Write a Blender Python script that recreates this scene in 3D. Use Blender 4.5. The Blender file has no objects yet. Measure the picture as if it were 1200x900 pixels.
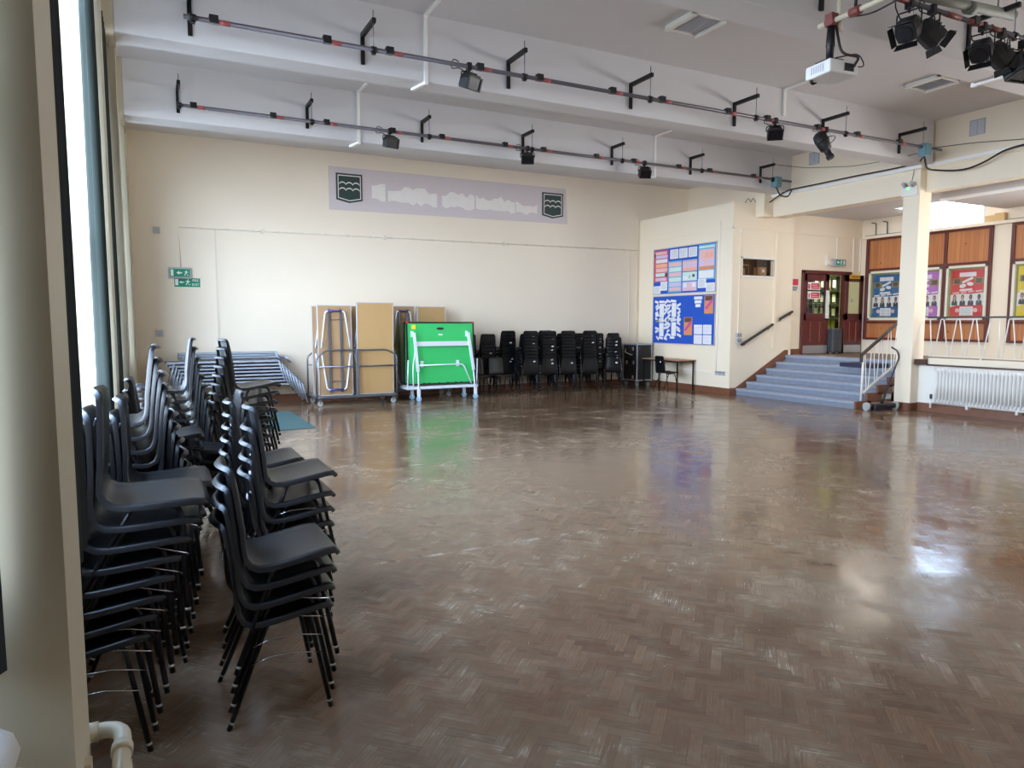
import bpy, math, random
from mathutils import Vector, Matrix, Euler
R = random.Random(7)
C = bpy.context.scene.collection
sc = bpy.context.scene
PI = math.pi
rad = math.radians

# ------------------------------------------------------------------ materials
def lin(c):
    c = c / 255.0
    return c / 12.92 if c <= 0.04045 else ((c + 0.055) / 1.055) ** 2.4
def rgb(t): return (lin(t[0]), lin(t[1]), lin(t[2]), 1.0)

def mat(name, col, rough=0.5, metal=0.0, var=0.06, scale=6.0, spec=0.5, bump=0.0, stretch=(1, 1, 1), col2=None):
    m = bpy.data.materials.new(name); m.use_nodes = True
    nt = m.node_tree; N = nt.nodes; L = nt.links
    b = N['Principled BSDF']
    tc = N.new('ShaderNodeTexCoord'); mp = N.new('ShaderNodeMapping'); nz = N.new('ShaderNodeTexNoise')
    mp.inputs['Scale'].default_value = stretch
    L.new(tc.outputs['Object'], mp.inputs['Vector']); L.new(mp.outputs['Vector'], nz.inputs['Vector'])
    nz.inputs['Scale'].default_value = scale; nz.inputs['Detail'].default_value = 4
    mx = N.new('ShaderNodeMix'); mx.data_type = 'RGBA'
    c = rgb(col)
    a = rgb(col2) if col2 else tuple(max(0, v * (1 - var)) for v in c[:3]) + (1,)
    d = c if col2 else tuple(min(1, v * (1 + var)) for v in c[:3]) + (1,)
    mx.inputs[6].default_value = a; mx.inputs[7].default_value = d
    L.new(nz.outputs['Fac'], mx.inputs[0]); L.new(mx.outputs[2], b.inputs['Base Color'])
    b.inputs['Roughness'].default_value = rough; b.inputs['Metallic'].default_value = metal
    b.inputs['Specular IOR Level'].default_value = spec
    if bump:
        bp = N.new('ShaderNodeBump'); bp.inputs['Strength'].default_value = bump; bp.inputs['Distance'].default_value = 0.01
        L.new(nz.outputs['Fac'], bp.inputs['Height']); L.new(bp.outputs['Normal'], b.inputs['Normal'])
    return m

def mat_emit(name, col, s):
    m = bpy.data.materials.new(name); m.use_nodes = True
    b = m.node_tree.nodes['Principled BSDF']
    b.inputs['Base Color'].default_value = rgb(col)
    b.inputs['Emission Color'].default_value = rgb(col); b.inputs['Emission Strength'].default_value = s
    return m

def mat_glass(name, tint=(255, 255, 255), gl=0.08):
    m = bpy.data.materials.new(name); m.use_nodes = True
    nt = m.node_tree; N = nt.nodes; L = nt.links
    N.remove(N['Principled BSDF']); out = N['Material Output']
    t = N.new('ShaderNodeBsdfTransparent'); t.inputs[0].default_value = rgb(tint)
    g = N.new('ShaderNodeBsdfGlossy'); g.inputs['Roughness'].default_value = 0.03
    mx = N.new('ShaderNodeMixShader'); mx.inputs[0].default_value = gl
    L.new(t.outputs[0], mx.inputs[1]); L.new(g.outputs[0], mx.inputs[2]); L.new(mx.outputs[0], out.inputs[0])
    return m

def mat_planks(name, c1, c2, gap, w=0.1, rough=0.35):
    """vertical boards along the object's Y axis, with grain and knots"""
    m = bpy.data.materials.new(name); m.use_nodes = True
    nt = m.node_tree; N = nt.nodes; L = nt.links; b = N['Principled BSDF']
    tc = N.new('ShaderNodeTexCoord'); sp = N.new('ShaderNodeSeparateXYZ'); L.new(tc.outputs['Object'], sp.inputs[0])
    dv = N.new('ShaderNodeMath'); dv.operation = 'DIVIDE'; L.new(sp.outputs['Y'], dv.inputs[0]); dv.inputs[1].default_value = w
    fl = N.new('ShaderNodeMath'); fl.operation = 'FLOOR'; L.new(dv.outputs[0], fl.inputs[0])
    fr = N.new('ShaderNodeMath'); fr.operation = 'FRACT'; L.new(dv.outputs[0], fr.inputs[0])
    wn = N.new('ShaderNodeTexWhiteNoise'); wn.noise_dimensions = '1D'; L.new(fl.outputs[0], wn.inputs['W'])
    mp = N.new('ShaderNodeMapping'); mp.inputs['Scale'].default_value = (10, 22, 1.6)
    ad = N.new('ShaderNodeVectorMath'); ad.operation = 'ADD'
    L.new(tc.outputs['Object'], mp.inputs['Vector']); L.new(mp.outputs[0], ad.inputs[0]); L.new(wn.outputs['Color'], ad.inputs[1])
    nz = N.new('ShaderNodeTexNoise'); nz.inputs['Scale'].default_value = 1.0; nz.inputs['Detail'].default_value = 5; L.new(ad.outputs[0], nz.inputs['Vector'])
    mx = N.new('ShaderNodeMix'); mx.data_type = 'RGBA'; mx.inputs[6].default_value = rgb(c1); mx.inputs[7].default_value = rgb(c2)
    a2 = N.new('ShaderNodeMath'); a2.operation = 'MULTIPLY_ADD'; L.new(wn.outputs['Value'], a2.inputs[0]); a2.inputs[1].default_value = 0.5
    L.new(nz.outputs['Fac'], a2.inputs[2]); 
    s2 = N.new('ShaderNodeMath'); s2.operation = 'SUBTRACT'; L.new(a2.outputs[0], s2.inputs[0]); s2.inputs[1].default_value = 0.25
    L.new(s2.outputs[0], mx.inputs[0])
    # knots
    vo = N.new('ShaderNodeTexVoronoi'); vo.inputs['Scale'].default_value = 4.0
    L.new(tc.outputs['Object'], vo.inputs['Vector'])
    kr = N.new('ShaderNodeMapRange'); kr.inputs[1].default_value = 0.06; kr.inputs[2].default_value = 0.13; kr.inputs[3].default_value = 0.75; kr.inputs[4].default_value = 0.0
    L.new(vo.outputs['Distance'], kr.inputs[0])
    mk = N.new('ShaderNodeMix'); mk.data_type = 'RGBA'; L.new(kr.outputs[0], mk.inputs[0]); L.new(mx.outputs[2], mk.inputs[6]); mk.inputs[7].default_value = rgb(gap)
    lt = N.new('ShaderNodeMath'); lt.operation = 'LESS_THAN'; L.new(fr.outputs[0], lt.inputs[0]); lt.inputs[1].default_value = 0.06
    hf = N.new('ShaderNodeMath'); hf.operation = 'MULTIPLY'; L.new(lt.outputs[0], hf.inputs[0]); hf.inputs[1].default_value = 0.55
    mg = N.new('ShaderNodeMix'); mg.data_type = 'RGBA'; L.new(hf.outputs[0], mg.inputs[0]); L.new(mk.outputs[2], mg.inputs[6]); mg.inputs[7].default_value = rgb(gap)
    L.new(mg.outputs[2], b.inputs['Base Color']); b.inputs['Roughness'].default_value = rough
    return m

def mat_floor():
    m = bpy.data.materials.new('herringbone_parquet'); m.use_nodes = True
    nt = m.node_tree; N = nt.nodes; L = nt.links; b = N['Principled BSDF']
    at = N.new('ShaderNodeAttribute'); at.attribute_name = 'blk'
    uv = N.new('ShaderNodeUVMap'); uv.uv_map = 'blockuv'
    tc = N.new('ShaderNodeTexCoord')
    def math_(op, a, bb=None, c=None):
        n = N.new('ShaderNodeMath'); n.operation = op
        for i, v in enumerate((a, bb, c)):
            if v is None: continue
            if isinstance(v, (int, float)): n.inputs[i].default_value = v
            else: L.new(v, n.inputs[i])
        return n.outputs[0]
    def mapr(v, a, bb, c, d):
        n = N.new('ShaderNodeMapRange'); L.new(v, n.inputs[0])
        for i, q in enumerate((a, bb, c, d)): n.inputs[i + 1].default_value = q
        return n.outputs[0]
    def mixc(f, a, bb):
        n = N.new('ShaderNodeMix'); n.data_type = 'RGBA'
        if isinstance(f, float): n.inputs[0].default_value = f
        else: L.new(f, n.inputs[0])
        for i, v in ((6, a), (7, bb)):
            if isinstance(v, tuple): n.inputs[i].default_value = v
            else: L.new(v, n.inputs[i])
        return n.outputs[2]
    def noise(vec, scale, detail=4, rough=0.55):
        n = N.new('ShaderNodeTexNoise'); n.inputs['Scale'].default_value = scale; n.inputs['Detail'].default_value = detail
        n.inputs['Roughness'].default_value = rough; L.new(vec, n.inputs['Vector']); return n.outputs['Fac']
    sep = N.new('ShaderNodeSeparateColor'); L.new(at.outputs['Color'], sep.inputs[0])
    # grain along the block
    mp = N.new('ShaderNodeMapping'); mp.inputs['Scale'].default_value = (1.6, 7.0, 1); L.new(uv.outputs[0], mp.inputs['Vector'])
    off = N.new('ShaderNodeVectorMath'); off.operation = 'MULTIPLY_ADD'; L.new(at.outputs['Color'], off.inputs[0]); off.inputs[1].default_value = (37, 53, 71); L.new(mp.outputs[0], off.inputs[2])
    grain = noise(off.outputs[0], 1.0, 5, 0.7)
    obj = tc.outputs['Object']
    big = noise(obj, 0.55, 5, 0.6); mid = noise(obj, 2.1, 5, 0.65); fine = noise(obj, 9.0, 3, 0.6)
    base = mixc(sep.outputs[0], rgb(FLOOR_A), rgb(FLOOR_B))
    base = mixc(mapr(grain, .34, .68, 0, .75), base, rgb(FLOOR_C))
    base = mixc(mapr(fine, .45, .7, 0, .35), base, rgb((120, 108, 88)))
    wear = math_('ADD', math_('MULTIPLY', big, 0.9), math_('ADD', math_('MULTIPLY', mid, 0.75), math_('MULTIPLY', math_('SUBTRACT', grain, .5), .7)))
    wear = mapr(wear, 0.76, 1.10, 0.0, 0.70)
    wear2 = math_('MULTIPLY', wear, mapr(sep.outputs[1], 0, 1, 0.35, 1.0))
    col = mixc(wear2, base, rgb(FLOOR_W))
    # worn tape line marks across the hall
    sx = N.new('ShaderNodeSeparateXYZ'); L.new(obj, sx.inputs[0])
    tot = None
    for y0, xa, xb in ((4.62, 1.3, 3.0), (7.7, 2.6, 9.0), (10.9, 1.2, 9.0)):
        d = math_('ABSOLUTE', math_('SUBTRACT', sx.outputs['Y'], y0))
        lnm = math_('LESS_THAN', d, 0.022)
        lnm = math_('MULTIPLY', lnm, math_('MULTIPLY', math_('GREATER_THAN', sx.outputs['X'], xa), math_('LESS_THAN', sx.outputs['X'], xb)))
        tot = lnm if tot is None else math_('MAXIMUM', tot, lnm)
    lm = math_('MULTIPLY', tot, mapr(fine, .42, .62, 0, .6))
    col = mixc(lm, col, rgb((196, 186, 168)))
    # dark joints
    su = N.new('ShaderNodeSeparateXYZ'); L.new(uv.outputs[0], su.inputs[0])
    def edge(v, wdt):
        return math_('MAXIMUM', math_('LESS_THAN', v, wdt), math_('GREATER_THAN', v, 1 - wdt))
    e = math_('MAXIMUM', edge(su.outputs[0], 0.006), edge(su.outputs[1], 0.024))
    col = mixc(math_('MULTIPLY', e, mapr(mid, .4, .62, .10, .42)), col, rgb((48, 36, 28)))
    L.new(col, b.inputs['Base Color'])
    rg = math_('ADD', mapr(wear, 0, .62, 0.13, 0.32), math_('MULTIPLY', math_('SUBTRACT', mid, .5), 0.14))
    L.new(rg, b.inputs['Roughness'])
    b.inputs['Specular IOR Level'].default_value = FLOOR_SPEC
    # every block sits at a very slightly different tilt
    geo = N.new('ShaderNodeNewGeometry')
    t1 = N.new('ShaderNodeVectorMath'); t1.operation = 'SUBTRACT'; L.new(at.outputs['Color'], t1.inputs[0]); t1.inputs[1].default_value = (.5, .5, .5)
    t2 = N.new('ShaderNodeVectorMath'); t2.operation = 'MULTIPLY_ADD'; L.new(t1.outputs[0], t2.inputs[0]); t2.inputs[1].default_value = (0.016, 0.016, 0.0); L.new(geo.outputs['Normal'], t2.inputs[2])
    nn = N.new('ShaderNodeVectorMath'); nn.operation = 'NORMALIZE'; L.new(t2.outputs[0], nn.inputs[0])
    bp = N.new('ShaderNodeBump'); bp.inputs['Strength'].default_value = 0.06; bp.inputs['Distance'].default_value = 0.004
    L.new(math_('ADD', math_('MULTIPLY', fine, .6), mid), bp.inputs['Height']); L.new(nn.outputs[0], bp.inputs['Normal'])
    L.new(bp.outputs[0], b.inputs['Normal'])
    return m

FLOOR_A = (104, 78, 58); FLOOR_B = (134, 103, 78); FLOOR_C = (92, 67, 49); FLOOR_W = (174, 156, 131); FLOOR_SPEC = 0.6

M = {}
def mk(k, *a, **kw): M[k] = mat(k, *a, **kw); return M[k]
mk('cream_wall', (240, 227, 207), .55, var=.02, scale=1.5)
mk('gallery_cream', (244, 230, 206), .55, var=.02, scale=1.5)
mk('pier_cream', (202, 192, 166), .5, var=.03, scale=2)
mk('ceiling_white', (218, 216, 217), .8, var=.02, scale=1.2)
mk('white_gloss', (240, 238, 230), .35, var=.02)
mk('trunking_white', (250, 249, 246), .4, var=.02)
mk('skirting_brown', (124, 80, 58), .4, var=.25, scale=9)
mk('dark_brown', (74, 44, 34), .4, var=.2)
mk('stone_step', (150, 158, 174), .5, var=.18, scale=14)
mk('stone_step_shaded', (128, 134, 148), .6, var=.2, scale=14)  # step stone darkened, the shading of the risers put into the colour
mk('landing_floor', (120, 98, 80), .4, var=.15)
mk('chair_plastic', (14, 15, 19), .36, var=.12, scale=30)
mk('chair_steel', (20, 20, 24), .3, metal=.3, var=.1)
mk('chrome', (200, 200, 205), .22, metal=1, var=.04)
mk('pale_ferrule', (150, 142, 128), .5)
mk('label_white', (228, 230, 232), .5, var=.02)
mk('steel_grey', (124, 130, 142), .32, metal=.75, var=.08)
mk('nest_steel', (176, 186, 200), .35, metal=.35, var=.05)
mk('aluminium', (190, 196, 206), .3, metal=.7, var=.06)
mk('tube_blue', (60, 58, 140), .35, metal=.3)
mk('hardboard', (186, 150, 100), .55, var=.06, scale=4)
mk('hardboard_dark', (172, 138, 100), .6, var=.08, scale=4)
mk('board_edge', (214, 216, 222), .35, metal=.4)
mk('table_top_grey', (104, 106, 112), .4)
mk('tennis_green', (54, 194, 106), .42, var=.04)
mk('black_edge', (26, 30, 28), .4)
mk('white_paint_steel', (220, 228, 240), .3, var=.03)
mk('red_plastic', (214, 40, 58), .4)
mk('yellow_sticker', (232, 212, 40), .5)
mk('black_plastic', (24, 24, 26), .45, var=.12, scale=20)
mk('black_metal', (26, 26, 28), .4, metal=.3, var=.15, scale=20)
mk('lantern_black', (38, 38, 40), .5, metal=.2, var=.2, scale=12)
mk('bar_grey', (104, 98, 104), .4, metal=.5, var=.15, scale=8)
mk('red_tape', (166, 84, 86), .5)
mk('rust_red', (128, 66, 62), .5, var=.3, scale=9)
mk('teal_box', (104, 142, 152), .45)
mk('cable_black', (34, 26, 28), .5)
mk('wire_brown', (96, 84, 70), .5)
mk('duct_grey', (120, 122, 112), .6, var=.15)
mk('projector_white', (222, 222, 220), .4, var=.02)
mk('conduit_cream', (226, 216, 200), .5, var=.02)
mk('vent_grey', (216, 216, 220), .5)
mk('lens_glass', (20, 20, 24), .25)
mk('reflector', (190, 190, 190), .2, metal=.9)
mk('lilac_panel', (214, 203, 204), .6, var=.02)
mk('shield_green', (44, 66, 62), .5)
mk('letter_white', (238, 232, 226), .6)
mk('sign_green', (0, 140, 104), .4)
mk('sign_white', (240, 244, 240), .4, var=.01)
mk('sign_red', (214, 64, 84), .4)
mk('sign_yellow', (232, 176, 20), .4)
mk('curtain_green', (27, 37, 32), .85, var=.12, scale=25, stretch=(1, 1, .1))
mk('curtain_dark', (36, 40, 42), .9, var=.15, scale=25, stretch=(1, 1, .1))
mk('mat_teal', (58, 88, 88), .95, var=.12, scale=60)
mk('notice_blue', (28, 84, 190), .7, var=.04, scale=20)
mk('paper', (236, 236, 236), .7, var=.02)
mk('paper_pink', (238, 190, 188), .7); mk('paper_rose', (206, 92, 112), .7); mk('paper_lilac', (214, 196, 226), .7)
mk('paper_sky', (104, 182, 222), .7); mk('paper_orange', (244, 178, 150), .7); mk('paper_mint', (210, 232, 220), .7)
mk('print_grey', (178, 180, 192), .7); mk('print_dark', (70, 66, 70), .7); mk('paper_red', (208, 54, 66), .7)
mk('photo_orange', (226, 146, 96), .6); mk('photo_magenta', (206, 82, 156), .6); mk('photo_dark', (96, 74, 64), .6)
mk('aluminium_frame', (206, 200, 196), .4, metal=.3)
mk('poster_blue', (42, 104, 156), .65); mk('poster_red', (214, 52, 52), .65); mk('poster_purple', (190, 112, 200), .65); mk('poster_yellow', (236, 214, 50), .65)
mk('case_frame', (222, 222, 204), .4, var=.03)
mk('olive_border', (146, 136, 70), .6)
mk('skin', (206, 152, 128), .6); mk('skin_dark', (132, 90, 72), .6); mk('hair_brown', (84, 52, 40), .7); mk('hair_black', (34, 28, 28), .7); mk('blazer', (62, 66, 76), .7)
mk('maroon_wood', (98, 42, 38), .35, var=.2, scale=4, stretch=(8, 8, .8))
mk('maroon_light', (150, 84, 74), .4)
M['pine'] = mat_planks('pine_boards', (166, 100, 58), (202, 136, 84), (108, 56, 32))
mk('kick_plate', (170, 172, 176), .35, metal=.6)
mk('lime_wall', (196, 206, 120), .6, var=.05)
mk('rack_dark', (40, 44, 38), .5)
mk('suitcase_grey', (70, 74, 80), .55, var=.12, scale=30)
mk('cardboard', (176, 130, 84), .7, var=.06)
mk('box_beige', (222, 186, 130), .7, var=.05)
mk('radiator_white', (244, 242, 238), .35, var=.02)
mk('pipe_cream', (206, 196, 172), .4, var=.03)
mk('wood_top', (176, 128, 92), .4, var=.1, scale=5, stretch=(1, 10, 1))
mk('socket_grey', (176, 178, 184), .4)
mk('case_black', (40, 38, 40), .55, var=.15, scale=16)
mk('brush_navy', (44, 44, 70), .4)
mk('wheel_grey', (168, 170, 168), .5)
mk('wheel_blue', (150, 186, 216), .4)
mk('handrail_dark', (58, 52, 48), .4)
mk('window_frame_white', (214, 216, 218), .4)
mk('booth_dark', (60, 54, 48), .8)
mk('tube_glow_white', (250, 248, 240), .4)
M['glass'] = mat_glass('window_glass', (250, 252, 255), .05)
M['door_glass'] = mat_glass('door_glass', (226, 232, 222), .10)
M['case_glass'] = mat_glass('case_glass', (250, 250, 250), .05)
mk('painted_pane', (214, 216, 166), .35, var=.03)  # opaque pane, reflection and bright wall behind painted into its colour
M['exit_glow'] = mat_emit('exit_glow', (236, 244, 238), 1.0)
M['led_green'] = mat_emit('led_green', (60, 230, 110), 3.0)
M['fill_glow'] = mat_emit('fill_glow', (255, 246, 226), 2.0)

# ------------------------------------------------------------------ mesh builder
class Pl:
    """a flat working plane: origin o, right u, up v, outward n"""
    def __init__(s, o, u, v, n): s.o, s.u, s.v, s.n = Vector(o), Vector(u), Vector(v), Vector(n)
    def p(s, a, b, c=0.0): return s.o + s.u * a + s.v * b + s.n * c

def fillet(pts, r, n=4, closed=False):
    pts = [Vector(p) for p in pts]; out = [] if closed else [pts[0]]
    rng = range(len(pts)) if closed else range(1, len(pts) - 1)
    for i in rng:
        p0, p1, p2 = pts[i - 1], pts[i], pts[(i + 1) % len(pts)]
        a = (p0 - p1); b = (p2 - p1); la, lb = a.length, b.length
        rr = min(r, la * .45, lb * .45); a = p1 + a / la * rr; b = p1 + b / lb * rr
        for k in range(n + 1):
            t = k / n; out.append(a * (1 - t) ** 2 + p1 * 2 * t * (1 - t) + b * t * t)
    if not closed: out.append(pts[-1])
    return out

class MB:
    def __init__(s): s.v, s.f, s.m, s.s = [], [], [], []
    def add(s, vs, fs, m=0, sm=False):
        o = len(s.v); s.v += [Vector(v) for v in vs]
        for f in fs: s.f.append([i + o for i in f]); s.m.append(m); s.s.append(sm)
        return s
    def box(s, x0, x1, y0, y1, z0, z1, m=0):
        vs = [(x, y, z) for z in (z0, z1) for y in (y0, y1) for x in (x0, x1)]
        return s.add(vs, [(0, 2, 3, 1), (4, 5, 7, 6), (0, 1, 5, 4), (2, 6, 7, 3), (0, 4, 6, 2), (1, 3, 7, 5)], m)
    def rect(s, pl, a0, b0, a1, b1, c0=0.0, c1=0.004, m=0):
        return s.prism(pl, [(a0, b0), (a1, b0), (a1, b1), (a0, b1)], c0, c1, m)
    def prism(s, pl, pts, c0=0.0, c1=0.004, m=0, sm=False):
        n = len(pts); vs = [pl.p(a, b, c0) for a, b in pts] + [pl.p(a, b, c1) for a, b in pts]
        fs = [tuple(range(n, 2 * n)), tuple(range(n - 1, -1, -1))] 
        s.add(vs, fs, m)
        o = len(s.v) - 2 * n
        for i in range(n):
            j = (i + 1) % n; s.f.append([o + i, o + j, o + n + j, o + n + i]); s.m.append(m); s.s.append(sm)
        return s
    def ell(s, pl, a, b, ra, rb, c0=0, c1=.004, m=0, n=16, rot=0.0):
        pts = []
        for i in range(n):
            t = 2 * PI * i / n; x, y = ra * math.cos(t), rb * math.sin(t)
            pts.append((a + x * math.cos(rot) - y * math.sin(rot), b + x * math.sin(rot) + y * math.cos(rot)))
        return s.prism(pl, pts, c0, c1, m)
    def rrect(s, pl, a, b, w, h, rot, c0=0, c1=.004, m=0):
        co, si = math.cos(rot), math.sin(rot)
        return s.prism(pl, [(a + x * co - y * si, b + x * si + y * co) for x, y in ((-w / 2, -h / 2), (w / 2, -h / 2), (w / 2, h / 2), (-w / 2, h / 2))], c0, c1, m)
    def tube(s, pts, r, m=0, seg=8, caps=True, closed=False):
        pts = [Vector(p) for p in pts]; n = len(pts)
        T = []
        for i in range(n):
            a = pts[i - 1] if (i or closed) else pts[0]; b = pts[(i + 1) % n] if (i < n - 1 or closed) else pts[-1]
            d = (b - a); T.append(d.normalized() if d.length > 1e-9 else Vector((0, 0, 1)))
        up = Vector((0, 0, 1)) if abs(T[0].z) < .9 else Vector((1, 0, 0))
        u = T[0].cross(up).normalized(); vs = []
        for i in range(n):
            u = (u - T[i] * u.dot(T[i])).normalized(); w = T[i].cross(u)
            rr = r[i] if isinstance(r, (list, tuple)) else r
            for k in range(seg):
                a = 2 * PI * k / seg; vs.append(pts[i] + (u * math.cos(a) + w * math.sin(a)) * rr)
        fs = []
        for i in range(n if closed else n - 1):
            for k in range(seg):
                k2 = (k + 1) % seg; i2 = (i + 1) % n
                fs.append((i * seg + k, i * seg + k2, i2 * seg + k2, i2 * seg + k))
        o = len(s.v); s.add(vs, fs, m, True)
        if caps and not closed:
            s.f.append([o + k for k in range(seg)][::-1]); s.m.append(m); s.s.append(False)
            s.f.append([o + (n - 1) * seg + k for k in range(seg)]); s.m.append(m); s.s.append(False)
        return s
    def cyl(s, p0, p1, r, m=0, seg=16): return s.tube([p0, p1], r, m, seg)
    def sqtube(s, p0, p1, w, h=None, m=0, up=(0, 0, 1)):
        h = h or w; p0, p1 = Vector(p0), Vector(p1); d = (p1 - p0).normalized(); up = Vector(up)
        if abs(d.dot(up)) > .95: up = Vector((0, 1, 0))
        a = d.cross(up).normalized() * w / 2; b = d.cross(a).normalized() * h / 2
        vs = [p + x * a + y * b for p in (p0, p1) for x, y in ((-1, -1), (1, -1), (1, 1), (-1, 1))]
        return s.add(vs, [(3, 2, 1, 0), (4, 5, 6, 7), (0, 1, 5, 4), (1, 2, 6, 5), (2, 3, 7, 6), (3, 0, 4, 7)], m)
    def ball(s, c, r, m=0, n=10):
        c = Vector(c); pts = []; rs = []
        for i in range(n + 1):
            t = PI * i / n; pts.append(c + Vector((0, 0, -math.cos(t) * r))); rs.append(max(1e-4, math.sin(t) * r))
        return s.tube(pts, rs, m, 12, True)
    def loft(s, rings, m=0, sm=True, caps=True):
        n = len(rings[0]); vs = [v for r in rings for v in r]; fs = []
        for i in range(len(rings) - 1):
            for k in range(n):
                k2 = (k + 1) % n; fs.append((i * n + k, i * n + k2, (i + 1) * n + k2, (i + 1) * n + k))
        o = len(s.v); s.add(vs, fs, m, sm)
        if caps:
            s.f.append([o + k for k in range(n)][::-1]); s.m.append(m); s.s.append(False)
            s.f.append([o + (len(rings) - 1) * n + k for k in range(n)]); s.m.append(m); s.s.append(False)
        return s

WL = {}
def mesh_from(name, mb, mats, off):
    me = bpy.data.meshes.new(name)
    me.from_pydata([tuple(v - off) for v in mb.v], [], mb.f)
    for k in (mats if isinstance(mats, (list, tuple)) else [mats]): me.materials.append(M[k] if isinstance(k, str) else k)
    me.polygons.foreach_set('material_index', mb.m); me.polygons.foreach_set('use_smooth', mb.s)
    me.update(); return me
def put(name, mb, mats, parent=None, bevel=0, local=False):
    """link one mesh object; vertices are world coordinates unless local"""
    if parent is not None and not local: off = WL[parent]
    elif parent is None:
        lo = Vector((min(v.x for v in mb.v), min(v.y for v in mb.v), min(v.z for v in mb.v)))
        hi = Vector((max(v.x for v in mb.v), max(v.y for v in mb.v), max(v.z for v in mb.v)))
        off = Vector(((lo.x + hi.x) / 2, (lo.y + hi.y) / 2, lo.z))
    else: off = Vector((0, 0, 0))
    o = bpy.data.objects.new(name, mesh_from(name, mb, mats, off)); C.objects.link(o)
    if parent is not None: o.parent = parent; WL[o] = WL[parent]
    else: o.location = off; WL[o] = off
    if bevel:
        b = o.modifiers.new('bevel', 'BEVEL'); b.width = bevel; b.segments = 2; b.limit_method = 'ANGLE'
    return o
def tag(o, label, cat, group=None):
    o['label'] = label; o['category'] = cat
    if group: o['group'] = group
    return o
def thing(name, label, cat, loc, group=None, rot=None):
    o = bpy.data.objects.new(name, None); C.objects.link(o); o.location = loc; o.empty_display_size = .1
    if rot: o.rotation_euler = rot
    WL[o] = Vector(loc); return tag(o, label, cat, group)
def struct(name, mb, mats, parent=None, bevel=0):
    o = put(name, mb, mats, parent, bevel)
    if parent is None: o['kind'] = 'structure'
    return o
def copy_tree(root, loc, rot, label, group=None):
    r = root.copy(); C.objects.link(r); r.location = loc; r.rotation_euler = rot; r['label'] = label
    if group: r['group'] = group
    for ch in root.children:
        c = ch.copy(); C.objects.link(c); c.parent = r
        for g in ch.children:
            d = g.copy(); C.objects.link(d); d.parent = c
    return r
SKY = 16; HAZE = 0.45; GAL = 60.0; EXPO = 0.45
# ------------------------------------------------------------------ room shell
XL = -0.18; ZC = 5.21; YB = 15.3; PZ = 0.855
BEAMS = [(-1.36, -1.0), (1.76, 2.1), (4.88, 5.24), (8.13, 8.47), (11.25, 11.65)]

def build_floor():
    Wd = 0.052; n = 4; vs = []; fs = []; uvs = []; col = []
    c45 = math.sqrt(.5); x0, x1, y0, y1 = -.55, 12.9, -3.1, 15.35
    rr = random.Random(3)
    lo, hi = -60, 330
    def emit(a0, b0, a1, b1, horiz):
        cx, cy = (a0 + a1) / 2 * Wd, (b0 + b1) / 2 * Wd
        wx, wy = (cx - cy) * c45, (cx + cy) * c45
        if not (x0 - .02 < wx < x1 + .02 and y0 - .02 < wy < y1 + .02): return
        o = len(vs)
        for a, b in ((a0, b0), (a1, b0), (a1, b1), (a0, b1)):
            X, Y = (a - b) * Wd * c45, (a + b) * Wd * c45
            vs.append((X, Y, 0))
        fs.append((o, o + 1, o + 2, o + 3))
        uvs.extend([(0, 0), (1, 0), (1, 1), (0, 1)] if horiz else [(0, 1), (0, 0), (1, 0), (1, 1)])
        col.append((rr.random() * .8 + (.2 if horiz else 0), rr.random(), rr.random(), 1))  # blocks running one way are lighter: grain sheen put into the colour
    for j in range(-280, 480):
        for i in range(-280, 480):
            s = (i - j) % (2 * n)
            if s == 0: emit(i, j, i + n, j + 1, True)
            elif s == 2 * n - 1: emit(i, j, i + 1, j + n, False)
    me = bpy.data.meshes.new('floor'); me.from_pydata(vs, [], fs)
    ul = me.uv_layers.new(name='blockuv')
    flat = [q for p in uvs for q in p]; ul.data.foreach_set('uv', flat)
    at = me.attributes.new('blk', 'FLOAT_COLOR', 'FACE'); at.data.foreach_set('color', [q for p in col for q in p])
    me.materials.append(mat_floor()); me.update()
    o = bpy.data.objects.new('floor', me); C.objects.link(o); o['kind'] = 'structure'
    return o
build_floor()

struct('ceiling', MB().box(-.7, 13.3, -3.2, YB + .1, ZC, ZC + .15), 'ceiling_white')
for i, (a, b) in enumerate(BEAMS):
    struct('trim_%d' % (i + 1), MB().box(XL, 12.6, a, b, 4.45, ZC + .02), 'ceiling_white', bevel=.012)
struct('wall_back', MB().box(-.8, 16.3, YB, YB + .2, -.05, ZC + .1), 'cream_wall')
struct('wall_front', MB().box(-.8, 16.3, -3.3, -3.1, -.05, ZC + .1), 'cream_wall')

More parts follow.
